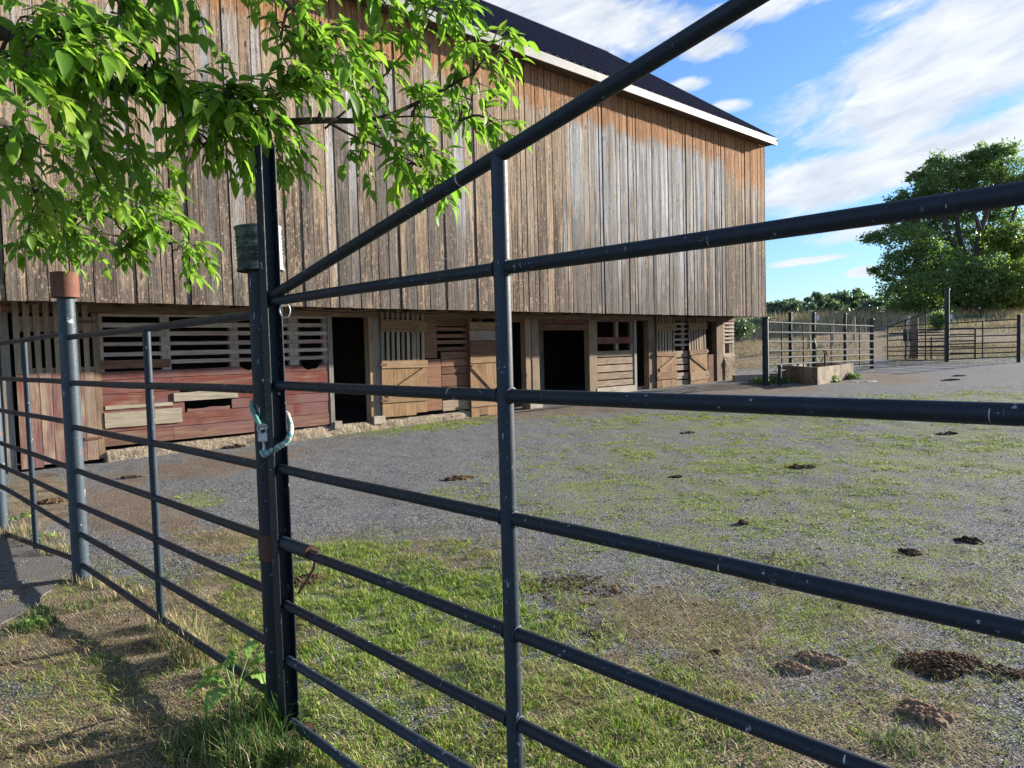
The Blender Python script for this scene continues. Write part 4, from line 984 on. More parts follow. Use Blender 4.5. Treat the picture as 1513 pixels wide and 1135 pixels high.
# dry field on the slope
sets = []
def field(n, x0, x1, y0, y1, h0, h1, w, cols, wts, thr=.42, sd=33):
    x = rng.uniform(x0, x1, n); y = rng.uniform(y0, y1, n); k = fbm(x*.35, y*.35, sd) > thr+rng.uniform(-.1, .1, n); x, y = x[k], y[k]; n = len(x)
    px, _ = proj(x, y, 1.0+0*x); ub = (x-BO[0])*D[0]+(y-BO[1])*D[1]; k = (px > 1060) & (px < 1600) & (ub > .6) & ~((abs(px-1296) < 14) & (y < 46)); x, y = x[k], y[k]; n = len(x)
    sets.append(blades(x, y, rng.uniform(h0, h1, n), np.full(n, w)*rng.uniform(.6, 1.3, n), rng.uniform(.05, .6, n), rng.uniform(0, .8, n), palette(n, cols, wts)))
FC = [(.50, .39, .23), (.34, .27, .15), (.60, .50, .32), (.15, .18, .07), (.24, .23, .11)]
field(50000, 8, 44, 29.5, 36, .05, .16, .012, FC, [3, 3, 1, 3, 2.5], .42); field(50000, 8, 60, 34, 48, .07, .24, .016, FC, [3, 3, 2, 2.2, 2], .42); field(46000, 8, 60, 42, 54, .2, .55, .016, FC, [4, 3, 3, 1.4, 1.4], .45, 71); field(26000, 8, 62, 46, 62, .4, 1.0, .02, FC, [3, 2, 3, 2, 1], .4)
field(9000, 8, 46, 26.5, 30.5, .04, .12, .01, [(.17, .20, .07), (.30, .28, .12), (.12, .14, .06)], [3, 3, 2], .35, 12)
blade_obj('field_grass', sets, attrmat('field_grass_blades', .2, .8))
# pebbles
n = 52000; yy = 1.3+9.5*rng.uniform(0, 1, n)**1.6; xx = rng.uniform(-1, 1, n)*(yy*.85+.3); s_ = rng.uniform(.0016, .0048, n)*(1+.06*yy)
px, py = proj(xx, yy, gz(xx, yy)); k = (px > -40) & (px < 1560) & (gmask(xx, yy, px, py, 'lawn') < .6); xx, yy, s_ = xx[k], yy[k], s_[k]; n = len(xx)
zz_ = gz(xx, yy)+(fbm(xx*4, yy*4, 21)-.5)*.034+(fbm(xx*14, yy*14, 31, 2)-.5)*.012
oct_ = np.array([(1, 0, 0), (-1, 0, 0), (0, 1, 0), (0, -1, 0), (0, 0, .8), (0, 0, -.8)], float)
V = np.stack([xx, yy, zz_], -1)[:, None]+oct_[None]*s_[:, None, None]*rng.uniform(.6, 1.3, (n, 6, 1))
T = (np.array([(0, 2, 4), (2, 1, 4), (1, 3, 4), (3, 0, 4), (2, 0, 5), (1, 2, 5), (3, 1, 5), (0, 3, 5)])[None]+(np.arange(n)*6)[:, None, None]).reshape(-1, 3)
c = palette(n, [(.16, .165, .18), (.27, .27, .28), (.10, .10, .11), (.42, .40, .37), (.62, .60, .56)], [5, 4, 4, 1.2, .3])
o = np_mesh('pebbles', V.reshape(-1, 3), T, attrmat('pebble_stone', 0.0, .9), np.repeat(c, 6, axis=0)); o['kind'] = 'stuff'

n = 34000; yy = 1.3+8*rng.uniform(0, 1, n)**1.4; xx = rng.uniform(-1, 1, n)*(yy*.85+.3); s_ = rng.uniform(.0015, .0065, n)*(1+.06*yy); cl = fbm(xx*2.3, yy*2.3, 91)
k = cl > .50+rng.uniform(-.06, .06, n); xx, yy, s_ = xx[k], yy[k], s_[k]; n = len(xx); zz_ = gz(xx, yy)+(fbm(xx*4, yy*4, 21)-.5)*.034+(fbm(xx*14, yy*14, 31, 2)-.5)*.012+.001
V = np.stack([xx, yy, zz_], -1)[:, None]+oct_[None]*s_[:, None, None]*rng.uniform(.4, 1.5, (n, 6, 1))
T = (np.array([(0, 2, 4), (2, 1, 4), (1, 3, 4), (3, 0, 4), (2, 0, 5), (1, 2, 5), (3, 1, 5), (0, 3, 5)])[None]+(np.arange(n)*6)[:, None, None]).reshape(-1, 3)
o = np_mesh('soil_crumbs', V.reshape(-1, 3), T, bpy.data.materials['pebble_stone'], np.repeat(palette(n, [(.07, .045, .03), (.12, .08, .05), (.035, .025, .018), (.22, .16, .10)], [4, 3, 3, 1]), 6, axis=0)); o['kind'] = 'stuff'

# ------------------------------------------------------------------ manure
M_man = plain('brown_manure', (.05, .030, .018), (.20, .125, .075), 60, .95, .9, .1, bd=.01)
M_mand = plain('dark_manure', (.025, .018, .013), (.10, .065, .042), 60, .95, .8, .1, bd=.01)
M_patty = plain('dried_patty', (.10, .062, .042), (.36, .245, .17), 45, .95, 1.0, .1, bd=.012)
def pile(px, py, rx, ry, h, n, label, mat=M_man, cs=(.005, .017), rot=0.0, name='manure_pile', grp=None):
    p = G(px, py); mb = MB(); c, s = math.cos(rot), math.sin(rot)
    ico = [(0, 0, 1), (.89, 0, .45), (.28, .85, .45), (-.72, .53, .45), (-.72, -.53, .45), (.28, -.85, .45), (.72, .53, -.45), (-.28, .85, -.45), (-.89, 0, -.45), (-.28, -.85, -.45), (.72, -.53, -.45), (0, 0, -1)]
    fi = [(0, 1, 2), (0, 2, 3), (0, 3, 4), (0, 4, 5), (0, 5, 1), (1, 6, 2), (2, 7, 3), (3, 8, 4), (4, 9, 5), (5, 10, 1), (6, 7, 2), (7, 8, 3), (8, 9, 4), (9, 10, 5), (10, 6, 1), (11, 7, 6), (11, 8, 7), (11, 9, 8), (11, 10, 9), (11, 6, 10)]
    if py < 850: rx, ry, h = rx*.72, ry*.8, h*.8
    n = int(n*2.2); cs = (cs[0]*.45, cs[1]*.65)
    for k in range(n):
        a = random.uniform(0, 2*math.pi); q = math.sqrt(random.random())*(1+random.uniform(-.1, .25)*(math.sin(a*3+px)+1)*.5); lx_, ly_ = q*math.cos(a)*rx, q*math.sin(a)*ry
        x, y = p[0]+lx_*c-ly_*s, p[1]+lx_*s+ly_*c; nf = float(fbm(x*1.2/rx+px, y*1.2/ry, 4))
        if nf < .28+.35*q*q: continue
        z = float(gz(x, y))+h*max(0, 1-q*q)*nf*1.6*random.uniform(.6, 1)
        r_ = random.uniform(*cs); sx, sy, sz = r_*random.uniform(.7, 1.6), r_*random.uniform(.7, 1.4), r_*random.uniform(.5, .9); ra = random.uniform(0, 6.28)
        vs = []
        for v in ico:
            jx = random.uniform(.5, 1.4); vx, vy = v[0]*sx*jx, v[1]*sy*jx; vs.append((x+vx*math.cos(ra)-vy*math.sin(ra), y+vx*math.sin(ra)+vy*math.cos(ra), z+v[2]*sz*jx))
        mb.add(vs, fi, False)
    o = mb.build(name, mat, loc=p); tag(o, label, 'manure', grp); return o
def patty(px, py, rx, ry, h, label, rot=0, seed=1):
    p = G(px, py); n, m = 64, 20; vs = [(p[0], p[1], p[2]+h)]; fs = []
    for i in range(1, m+1):
        for k in range(n):
            a = 2*math.pi*k/n; q = i/m; R_ = 1+.75*(float(fbm(math.cos(a)*2.6+seed, math.sin(a)*2.6+seed, seed))-.5)*2
            lx_, ly_ = q*R_*rx*math.cos(a), q*R_*ry*math.sin(a)
            x, y = p[0]+lx_*math.cos(rot)-ly_*math.sin(rot), p[1]+lx_*math.sin(rot)+ly_*math.cos(rot)
            hh_ = h*(.5+1.3*(float(fbm(x*14, y*26, seed+5))-.4)+.9*(float(fbm(x*70, y*70, seed+6, 3))-.4))*(1-(i/m)**4*.5) if i < m else -.01
            vs.append((x, y, float(gz(x, y))+hh_*(1 if i < m-1 else .8)+.004))
    for k in range(n): fs.append((0, 1+k, 1+(k+1) % n))
    for i in range(m-1):
        for k in range(n): fs.append((1+i*n+k, 1+(i+1)*n+k, 1+(i+1)*n+(k+1) % n, 1+i*n+(k+1) % n))
    mb = MB(); mb.add(vs, fs, True); o = mb.build('dung_patty', M_patty, loc=p); tag(o, label, 'manure'); return o
pile(1405, 985, .34, .17, .05, 900, 'large dark brown crumbly manure pile near the right edge', rot=-.5)
patty(1368, 1060, .115, .10, .035, 'pale dried dung patty below the large dark pile', -.3, 3); patty(1215, 975, .10, .05, .03, 'right piece of the broken pale dung patty, left of the large pile', -.5, 8); patty(1170, 988, .075, .055, .028, 'left piece of the broken pale dung patty, left of the large pile', -.5, 12)
pile(458, 858, .14, .15, .04, 330, 'reddish brown manure pile on the grass right of the latch post', rot=.1, mat=M_man)
pile(850, 868, .42, .30, .012, 520, 'thin scatter of trampled manure on the grass right of the gate upright', M_man, (.006, .014))
pile(675, 707, .36, .17, .03, 160, 'flat manure pile on the gravel left of the gate upright', cs=(.015, .035)); pile(880, 936, .10, .08, .012, 60, 'small dark clod patch in the lawn', M_mand, (.006, .014))
pile(1183, 691, .26, .12, .03, 60, 'small brown manure heap in the middle of the yard', cs=(.02, .04)); pile(1408, 641, .4, .15, .03, 60, 'low manure heap beneath the second gate rail at right', M_mand, (.02, .04))
pile(1345, 817, .13, .09, .03, 50, 'cluster of nearly black droppings', M_mand, (.014, .03)); pile(1432, 800, .17, .10, .04, 70, 'mossy dark manure mound on a green tuft', M_mand, (.015, .03))
pile(868, 895, .05, .04, .02, 14, 'lone clod just below the third gate rail', M_mand, (.01, .02)); pile(1098, 774, .08, .07, .04, 20, 'lone round clod in the yard weeds', M_mand, (.018, .035))
pile(345, 661, .42, .22, .05, 150, 'manure heap against the stone footing below the red boards', M_mand, (.02, .05)); pile(78, 742, .30, .16, .04, 120, 'reddish brown droppings behind the left fence panel', cs=(.018, .04))
pile(1416, 556, .35, .2, .05, 40, 'upper of two dark droppings on the far gravel', M_mand, (.03, .06)); pile(1405, 562, .35, .2, .05, 40, 'lower of two dark droppings on the far gravel', M_mand, (.03, .06))
pile(1018, 640, .25, .12, .03, 26, 'small clod on the gravel before the far doorways', M_mand, (.02, .04)); pile(1000, 705, .14, .07, .02, 26, 'little dropping left of the middle yard heap', M_mand, (.015, .03))
pile(190, 706, .28, .16, .03, 70, 'scattered crumbs of manure below the red plank door', M_mand, (.015, .03)); pile(1060, 965, .05, .04, .02, 16, 'tiny dark clod left of the broken pale patty', M_mand, (.008, .016))

# ------------------------------------------------------------------ broad-leaved weeds
M_dock = leafmat('dock_leaf', (.18, .33, .07), (.30, .46, .12), (.34, .42, .12), .3, .45)
def bleaf(mb, base, direction, L, W, droop=.4, fold=.25, lob=.06):
    b = Vector(map(float, base)); d = Vector(direction).normalized(); s = d.cross(Vector((0, 0, 1))).normalized(); u = s.cross(d); n = 14; vs = []; fs = []
    for i in range(n+1):
        t_ = i/n; w = W*math.sin(math.pi*min(1, t_*.93+.05))**.8*(1+lob*math.sin(i*2.6)); p = b+d*(L*t_)+u*(L*.12*math.sin(t_*3))-Vector((0, 0, 1))*(droop*L*t_*t_)
        for q in (-1, -.5, 0, .5, 1): vs.append(p+s*(w*q)+u*(abs(q)*fold*W*.6+.008*math.sin(i*1.3+q*4)))
    for i in range(n):
        for q in range(4): fs.append((i*5+q, i*5+q+1, i*5+q+6, i*5+q+5))
    mb.add(vs, fs, True)
def weed(px, py, leaves, label, L0=.13):
    p = G(px, py); t = thing('broadleaf_weed', label, 'weed', p); mb = MB(); st_ = MB()
    for (az, el, hgt, L, W) in leaves:
        d = (math.cos(az)*math.cos(el), math.sin(az)*math.cos(el), math.sin(el)); bp = (math.cos(az)*hgt*.35, math.sin(az)*hgt*.35, hgt)
        st_.tube([(0, 0, -.01), (bp[0]*.4, bp[1]*.4, hgt*.6), bp], .003, 6); bleaf(mb, bp, d, L, W)
    mb.build('leaves', M_dock, t); st_.build('stems', M_dock, t)
weed(348, 1050, [(3.3, .0, .14, .17, .055), (2.5, -.1, .18, .15, .055), (.3, .25, .20, .17, .048), (1.0, .9, .22, .15, .04), (-.1, -.1, .17, .12, .035), (2.0, 1.1, .18, .13, .02), (4.4, .1, .12, .15, .05)], 'broad pale green dock weed growing through the bottom fence rail')
weed(28, 775, [(3.0, .2, .05, .14, .03), (.2, .3, .06, .15, .035), (1.2, .7, .06, .12, .03), (4.5, .2, .05, .14, .03)], 'bright green dandelion like weed at the far left fence foot')
weed(62, 797, [(3.0, .2, .03, .13, .028), (.1, .2, .03, .14, .03), (5.0, .3, .03, .12, .025)], 'bright green weed between the path and the capped post')
weed(50, 922, [(3.0, .4, .01, .08, .008), (.1, .4, .01, .08, .008), (5.0, .5, .01, .09, .008), (1.5, .6, .01, .08, .008), (4, .5, .01, .08, .008)], 'low rosette weed in the bare soil at lower left')
def bushleaf(n, px, py, rx, ry, rz_, mat, label, name='weed_clump', sz=.06, cat='weed'):
    p = G(px, py); a = rng.normal(0, 1, (n, 3)); a /= np.linalg.norm(a, axis=1)[:, None]; q = rng.uniform(.3, 1, (n, 1)); C_ = a*q*np.array([rx, ry, rz_]); C_[:, 2] = np.abs(C_[:, 2]); V_, T_, c_ = cards(C_, np.full(n, sz), 1.2)
    o = np_mesh(name, V_, T_, mat, c_); o.location = p; tag(o, label, cat); return o

def cards(C_, S_, asp=1.0, droop=.0):
    n = len(C_); a = rng.normal(0, 1, (n, 3)); a[:, 2] -= droop; a /= np.linalg.norm(a, axis=1)[:, None]; r_ = rng.normal(0, 1, (n, 3)); r_[:, 2] += .8
    b = np.cross(a, r_); b /= np.linalg.norm(b, axis=1)[:, None]; nn_ = np.cross(a, b)
    S_ = S_*rng.uniform(.6, 1.3, n); L = (S_*asp)[:, None]; W = (S_*.42)[:, None]
    P = np.stack([C_-a*L*.5, C_+b*W+nn_*W*.35, C_+a*L*.5, C_-b*W+nn_*W*.35], 1).reshape(-1, 3)
    T = (np.array([[0, 1, 2], [0, 2, 3]])[None]+(np.arange(n)*4)[:, None, None]).reshape(-1, 3)
    return P, T, np.repeat(rng.uniform(0, 1, (n, 3)), 4, axis=0)
M_wd = leafmat('weed_leaf', (.05, .11, .025), (.12, .22, .05), (.2, .26, .08), .25)
bushleaf(1100, 1142, 566, .8, .5, .22, M_wd, 'dark green weeds at the foot of the kerb by the trough'); bushleaf(260, 1228, 565, .3, .2, .22, M_wd, 'bright weed clump against the sunny side of the trough')
bushleaf(260, 1259, 560, .3, .25, .24, M_wd, 'weed clump at the right end of the trough')
# pale smooth stones standing in for the water puddle by the trough
pile(1275, 564, .75, .35, .02, 260, 'pale stones standing in for the puddle right of the trough', plain('puddle_pale_stone', (.35, .36, .36), (.62, .63, .63), 20, .35, .3, .5), (.02, .045), name='puddle_stones')['category'] = 'stones'

# ------------------------------------------------------------------ trees
M_bark = plain('grey_bark', (.045, .040, .034), (.13, .115, .095), 18, .95, 1.0, .1, bd=.03)
M_bark2 = plain('dark_twig_bark', (.035, .028, .022), (.15, .125, .10), 26, .95, 1.0, .05, bd=.012)
def far_tree(px, py, depth, blobs, nleaf, label, mats, limbs, sz=.26, trunk_r=.45, name='broadleaf_tree', grp=None, lens=1.0):
    """blobs: (px, py, rx_px, ry_px, depth offset) read at the tree's distance"""
    b0 = at(px, py, depth); g = float(gz(b0[0], b0[1])); t = thing(name, label, 'tree', (b0[0], b0[1], g), group=grp); base = np.array([b0[0], b0[1], g])
    k = depth/F; Cs = []; tot = sum((b_[2]*b_[3])**.8 for b_ in blobs)
    for (bx, by, rx, ry, dz_) in blobs:
        c = at(bx, by, depth+dz_); r3 = np.array([rx*k, (rx+ry)*.5*k, ry*k]); nl = int(nleaf*(rx*ry)**.8/tot)
        nsub = max(6, nl//46); a = rng.normal(0, 1, (nsub, 3)); a /= np.linalg.norm(a, axis=1)[:, None]; sub = c+a*r3*(rng.uniform(.15, 1.0, (nsub, 1))**.45)
        per = nl//nsub; a = rng.normal(0, 1, (nsub, per, 3)); sr = .12*(rx+ry)*.5*k+.16
        Cs.append((sub[:, None]+a*sr*np.array([1, 1, .55])*rng.uniform(.5, 1.2, (nsub, 1, 1))).reshape(-1, 3))
    C_ = np.concatenate(Cs)-base; V_, T_, c_ = cards(C_, np.full(len(C_), sz), 1.25, .2)
    np_mesh('crown', V_, T_, mats, c_, t)
    mb = MB()
    for (P, r0, r1) in limbs:
        pts = catmull([np.array(at(p[0], p[1], depth+(p[2] if len(p) > 2 else 0)))-base for p in P], 5); m_ = len(pts)
        mb.tube(pts, [r0+(r1-r0)*i/(m_-1) for i in range(m_)], 10)
    mb.build('trunk', M_bark, t); return t
M_l1 = leafmat('oak_leaf', (.075, .13, .048), (.13, .195, .075), (.19, .24, .09), .38)
M_l2 = leafmat('dark_leaf', (.035, .062, .024), (.065, .10, .038), (.09, .12, .04), .15)
M_l3 = leafmat('sunlit_yellow_leaf', (.10, .16, .03), (.20, .24, .05), (.30, .28, .06), .3)  # sunlight on the foliage put into a yellower leaf colour
M_l4 = leafmat('hazed_distant_leaf', (.085, .135, .095), (.13, .18, .115), (.16, .20, .12), .15)  # distance haze painted in as a paler, bluer green
DT = 56
limbs = [([(1437, 486), (1434, 465), (1432, 445), (1432, 425)], .62, .42),
         ([(1432, 428), (1425, 400), (1415, 375), (1402, 345), (1395, 320)], .30, .14), ([(1432, 430), (1430, 390), (1418, 350), (1412, 300), (1415, 260, -1)], .28, .09),
         ([(1433, 428), (1440, 390), (1446, 350), (1458, 315), (1475, 270), (1480, 235)], .32, .08), ([(1434, 430), (1447, 395, -1), (1450, 350, -1.5), (1438, 310, -1), (1436, 280)], .26, .08),
         ([(1410, 372), (1395, 352), (1375, 338), (1345, 330)], .16, .05), ([(1432, 455), (1455, 435), (1490, 420)], .3, .1), ([(1438, 470), (1460, 450, -1), (1475, 430, -2)], .25, .1),
         ([(1470, 370), (1490, 345), (1500, 310), (1510, 290)], .2, .07), ([(1440, 400), (1470, 372, 1), (1495, 355, 1), (1530, 340, 1)], .2, .08), ([(1402, 345), (1380, 300), (1365, 270)], .12, .04)]
blobs = [(1465, 240, 38, 24, 0), (1440, 262, 36, 26, 1), (1395, 250, 40, 24, 0), (1378, 268, 34, 22, -1), (1350, 290, 26, 14, 0), (1325, 300, 20, 11, 0), (1405, 290, 46, 18, 1), (1490, 265, 34, 26, 2), (1530, 260, 34, 34, 2), (1455, 225, 26, 11, 0), (1495, 222, 14, 8, 0),
         (1320, 348, 40, 15, 0), (1295, 350, 20, 9, 1), (1350, 362, 44, 26, -2), (1380, 385, 44, 30, -3), (1335, 395, 32, 22, -2), (1305, 398, 20, 12, 0), (1345, 425, 40, 28, -2), (1385, 425, 45, 28, -5), (1420, 415, 40, 24, -6), (1360, 455, 34, 24, -1), (1330, 440, 28, 22, 1), (1455, 400, 34, 20, -6), (1470, 430, 36, 24, -5), (1350, 335, 34, 12, 2), (1385, 340, 24, 14, 4)]
blobs += [(1400, 318, 30, 14, 3), (1365, 320, 30, 14, 3), (1450, 300, 24, 16, 3), (1470, 300, 26, 20, 4), (1420, 330, 26, 16, 5), (1360, 262, 18, 9, 0), (1378, 240, 14, 7, 0), (1440, 232, 14, 10, 0), (1335, 322, 34, 12, 2), (1380, 365, 40, 20, 3), (1425, 355, 36, 22, 5), (1465, 340, 34, 22, 5), (1440, 380, 36, 22, 4), (1490, 320, 30, 20, 4), (1400, 270, 44, 20, 3), (1450, 270, 40, 20, 4), (1370, 300, 30, 14, 2)]
far_tree(1437, 486, DT, blobs, 66000, 'tall spreading shade tree with several trunks behind the far gate', M_l1, limbs, .17)
far_tree(1392, 488, 63, [(1375, 440, 38, 38, 0), (1410, 420, 50, 44, 2), (1345, 462, 28, 22, 0), (1440, 440, 40, 40, 3)], 12000, 'dark tree filling the gap behind the big shade tree', M_l2, [([(1392, 490), (1390, 450), (1388, 420)], .4, .2)], .30)
far_tree(1505, 480, 60, [(1500, 440, 50, 34, 0), (1470, 452, 40, 30, 1), (1545, 440, 50, 40, 0), (1530, 400, 50, 40, 0), (1490, 465, 45, 18, -1)], 14000, 'dark shaded tree at the right edge behind the dry grass', M_l2, [([(1505, 482), (1503, 450), (1500, 420)], .4, .2)], .30)
far_tree(1500, 470, 53, [(1485, 372, 34, 18, 0), (1470, 350, 24, 14, 0), (1510, 372, 26, 22, 0), (1505, 345, 24, 14, 0), (1490, 405, 40, 20, -2), (1520, 420, 40, 30, -1), (1475, 425, 28, 22, -2), (1500, 440, 30, 18, -1)], 11000, 'sunny yellow green tree at the right edge in front of the shade tree', M_l3, [([(1516, 486), (1514, 440), (1500, 390), (1490, 360)], .28, .08), ([(1514, 440), (1490, 425)], .12, .05)], .20)
# distant wood: each tree a thing
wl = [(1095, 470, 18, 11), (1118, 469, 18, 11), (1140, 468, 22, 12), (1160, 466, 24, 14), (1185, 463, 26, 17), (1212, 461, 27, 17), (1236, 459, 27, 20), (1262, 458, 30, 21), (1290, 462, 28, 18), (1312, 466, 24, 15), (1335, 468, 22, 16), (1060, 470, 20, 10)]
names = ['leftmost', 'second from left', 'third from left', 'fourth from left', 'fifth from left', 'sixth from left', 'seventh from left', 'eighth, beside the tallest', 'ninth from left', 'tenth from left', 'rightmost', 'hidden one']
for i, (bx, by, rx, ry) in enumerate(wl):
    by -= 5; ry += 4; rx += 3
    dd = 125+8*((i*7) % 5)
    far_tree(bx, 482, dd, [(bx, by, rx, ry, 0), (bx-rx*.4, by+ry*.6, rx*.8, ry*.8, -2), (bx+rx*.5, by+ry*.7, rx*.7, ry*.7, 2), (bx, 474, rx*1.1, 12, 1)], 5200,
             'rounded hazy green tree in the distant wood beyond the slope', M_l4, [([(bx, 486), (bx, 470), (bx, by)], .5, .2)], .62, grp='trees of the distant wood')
# scrub along the top of the slope
for i, (bx, by, rx, ry, dd, mt) in enumerate([(1110, 482, 24, 10, 52, M_l4), (1170, 486, 22, 7, 50, M_l4), (1262, 484, 26, 9, 50, M_l2), (1290, 484, 18, 9, 52, M_l4), (1325, 482, 22, 8, 50, M_l4), (1090, 486, 18, 12, 40, M_l4), (1388, 474, 12, 11, 42, M_l1), (1362, 480, 16, 7, 48, M_l4), (1425, 478, 24, 8, 49, M_l4), (1465, 478, 18, 7, 50, M_l4)]):
    lab = ['bluish scrub bush just right of the barn overhang', 'scrub bush behind the first post above the trough', 'dark scrub bush behind the right half of the trough fence', 'scrub bush above the dirt track', 'scrub bush left of the timber post', 'low scrub bush closest to the barn corner', 'young bright bush left of the tall far post', 'pale scrub between the timber post and the tall post', 'pale scrub under the big shade tree trunk', 'pale scrub behind the right far fence panel'][i]
    k = dd/F; c = at(bx, by, dd); g = float(gz(c[0], c[1])); t = thing('scrub_bush', lab, 'bush', (c[0], c[1], g)); n = 1500; a = rng.normal(0, .5, (n, 3))
    C_ = (c-np.array([c[0], c[1], g]))+a*np.array([rx*k, rx*k*.8, ry*k]); C_[:, 2] = np.maximum(C_[:, 2], .03)
    V_, T_, c_ = cards(C_, np.full(n, .17 if dd > 45 else .12), 1.6); np_mesh('foliage', V_, T_, mt, c_, t)
    mb = MB()
    for q in range(5): mb.tube([(0, 0, -.05), (random.uniform(-.3, .3)*rx*k, random.uniform(-.3, .3), max(.3, float(c[2]-g)))], [.03, .012], 6)
    mb.build('stem', M_bark2, t)

# ---- the overhanging tree at the upper left
M_leaf = leafmat('ash_leaflet', (.10, .22, .025), (.19, .34, .035), (.36, .45, .06), .55, .5)
tb0 = np.array([-3.9, 2.9, 0]); tb0[2] = float(gz(tb0[0], tb0[1]))
ot = thing('box_elder_tree', 'leafy tree leaning in from the upper left, its branches hanging before the barn wall', 'tree', tb0)
LV, LT, LC = [], [], []; loff = 0
tt = np.array([0, .14, .36, .62, .84, 1.0]); ww = np.array([.04, .34, .5, .40, .17, 0])
def leaflet(p, a, nrm, L, W, cl, bend):
    global loff
    a = a/np.linalg.norm(a); b = np.cross(nrm, a); b /= np.linalg.norm(b)+1e-9; n = np.cross(a, b); vs = []
    for i, t_ in enumerate(tt):
        c = p+a*(L*t_)-n*(bend*L*t_*t_)
        vs += [c+b*(W*ww[i])+n*(W*ww[i]*.45), c, c-b*(W*ww[i])+n*(W*ww[i]*.45)]
    tr = []
    for i in range(5):
        q = i*3; tr += [(q, q+1, q+4), (q, q+4, q+3), (q+1, q+2, q+5), (q+1, q+5, q+4)]
    LV.append(np.array(vs)); LT.append(np.array(tr)+loff); LC.append(np.tile(cl, (18, 1))); loff += 18
tw = MB()
def compound(p, d, scale):
    d = d/np.linalg.norm(d); Lr = .13*scale*random.uniform(.7, 1.2); npair = random.choice((1, 2, 2, 3)); side = np.cross(d, (0, 0, 1)); side /= np.linalg.norm(side)+1e-9
    end = p+d*Lr-np.array([0, 0, 1])*Lr*.25; tw.tube([p, (p+end)/2+np.array([0, 0, .006]), end], [.0016, .0013, .0009], 4, cap=False)
    tone = random.random(); cl0 = np.array([tone, random.random(), random.random()])
    for k in range(npair):
        q = p+(end-p)*((k+1.2)/(npair+1.0)*.9)
        for s_ in (-1, 1):
            a = d*.8+side*s_*.7+np.array([random.uniform(-.2, .65), random.uniform(-.3, .3), random.uniform(-.95, .15)])
            nr = np.array([random.uniform(-.5, .6), random.uniform(-.7, .4), 1.0]); L = random.uniform(.050, .104)*scale
            leaflet(q, a, nr, L, L*random.uniform(.30, .44), np.clip(cl0+rng.uniform(-.2, .2, 3), 0, 1), random.uniform(.05, .4))
    a = d+np.array([random.uniform(-.2, .5), random.uniform(-.3, .3), random.uniform(-.9, .1)]); L = random.uniform(.075, .11)*scale
    leaflet(end, a, np.array([random.uniform(-.5, .6), random.uniform(-.6, .3), 1.]), L, L*.5, cl0, random.uniform(.1, .4))
def spray(start, bx, by, rx, ry, dep, n, dzr=.35):
    """twigs from a limb point into an ellipsoid, with compound leaves along them"""
    k = dep/F; c = at(bx, by, dep); r3 = np.array([rx*k, dzr, ry*k]); n = max(6, int(n*.86)); nt = max(2, n//5)
    for i in range(nt):
        a = rng.normal(0, 1, 3); a /= np.linalg.norm(a); e = c+a*r3*random.uniform(.55, 1.0)
        s_ = c+(start-c)*random.uniform(.15, .45)+rng.normal(0, .03, 3); mid = (s_+e)/2+np.array([0, 0, .03+random.uniform(0, .05)])
        pts = catmull([s_, mid, e], 5); tw.tube(pts, [.0045-.003*q/(len(pts)-1) for q in range(len(pts))], 5, cap=False)
        m_ = max(2, int(n/nt*.85))
        for q in range(m_):
            f_ = .30+.70*(q+random.random()*.6)/m_; j = min(len(pts)-2, int(f_*(len(pts)-1))); p = pts[j]+(pts[j+1]-pts[j])*random.random(); dr = pts[j+1]-pts[j]
            dr = dr/(np.linalg.norm(dr)+1e-9)*.7+rng.normal(0, .5, 3)+np.array([.35, -.1, -.15]); compound(p, dr, 1.0)
    tw.tube(catmull([start, (start+c)/2+np.array([0, 0, .04]), c], 5), [.009, .0085, .008, .0075, .007, .0065, .006, .0055, .005, .0045, .004], 6, cap=False)
H1 = at(-160, 40, 2.7)
def A(px, py, d): return at(px, py, d)
limb = [([tb0+[0, 0, -.1], tb0+[.02, 0, 1.2], tb0+[.15, .05, 2.2], tb0+[.3, .1, 3.1], tb0+[.35, .2, 4.4], tb0+[.2, .3, 6]], .17, .07),
        ([tb0+[.15, .05, 2.1], A(-60, 60, 2.9), A(60, 100, 2.95), A(215, 135, 3.05), A(262, 150, 3.1), A(370, 180, 3.3), A(470, 178, 3.5), A(560, 175, 3.75), A(640, 140, 3.95), A(700, 108, 4.05)], .045, .007),
        ([tb0+[.2, .08, 2.6], A(-40, -60, 2.9), A(150, -70, 3.0), A(350, -60, 3.1), A(520, -40, 3.4), A(650, -20, 3.8)], .05, .01),
        ([A(262, 150, 3.1), A(300, 215, 3.2), A(330, 245, 3.3)], .008, .004), ([tb0+[.12, .04, 1.9], A(-60, 190, 3.2), A(30, 225, 3.5), A(60, 290, 3.9), A(110, 330, 4.3), A(180, 350, 4.6), A(250, 360, 4.7)], .025, .005),
        ([A(120, 210, 3.0), A(150, 275, 3.6), A(175, 335, 4.2), A(205, 352, 4.5)], .009, .005), ([A(480, 178, 3.5), A(520, 200, 3.7), A(580, 225, 3.8), A(620, 245, 3.85)], .008, .004),
        ([A(480, 190, 3.6), A(560, 120, 3.7), A(620, 50, 3.8)], .006, .004), ([A(540, 178, 3.7), A(610, 172, 3.9), A(680, 178, 4.0)], .007, .003), ([A(350, -60, 3.1), A(430, 10, 3.1), A(470, 50, 3.15)], .01, .005), ([A(600, -30, 3.7), A(620, 10, 3.75)], .008, .004)]
mb = MB()
for (P, r0, r1) in limb:
    pts = catmull(P, 6); m_ = len(pts); mb.tube(pts, [r1+(r0-r1)*(1-i/(m_-1))**1.3 for i in range(m_)], 12)
reparent(mb.build('trunk', M_bark2), ot)
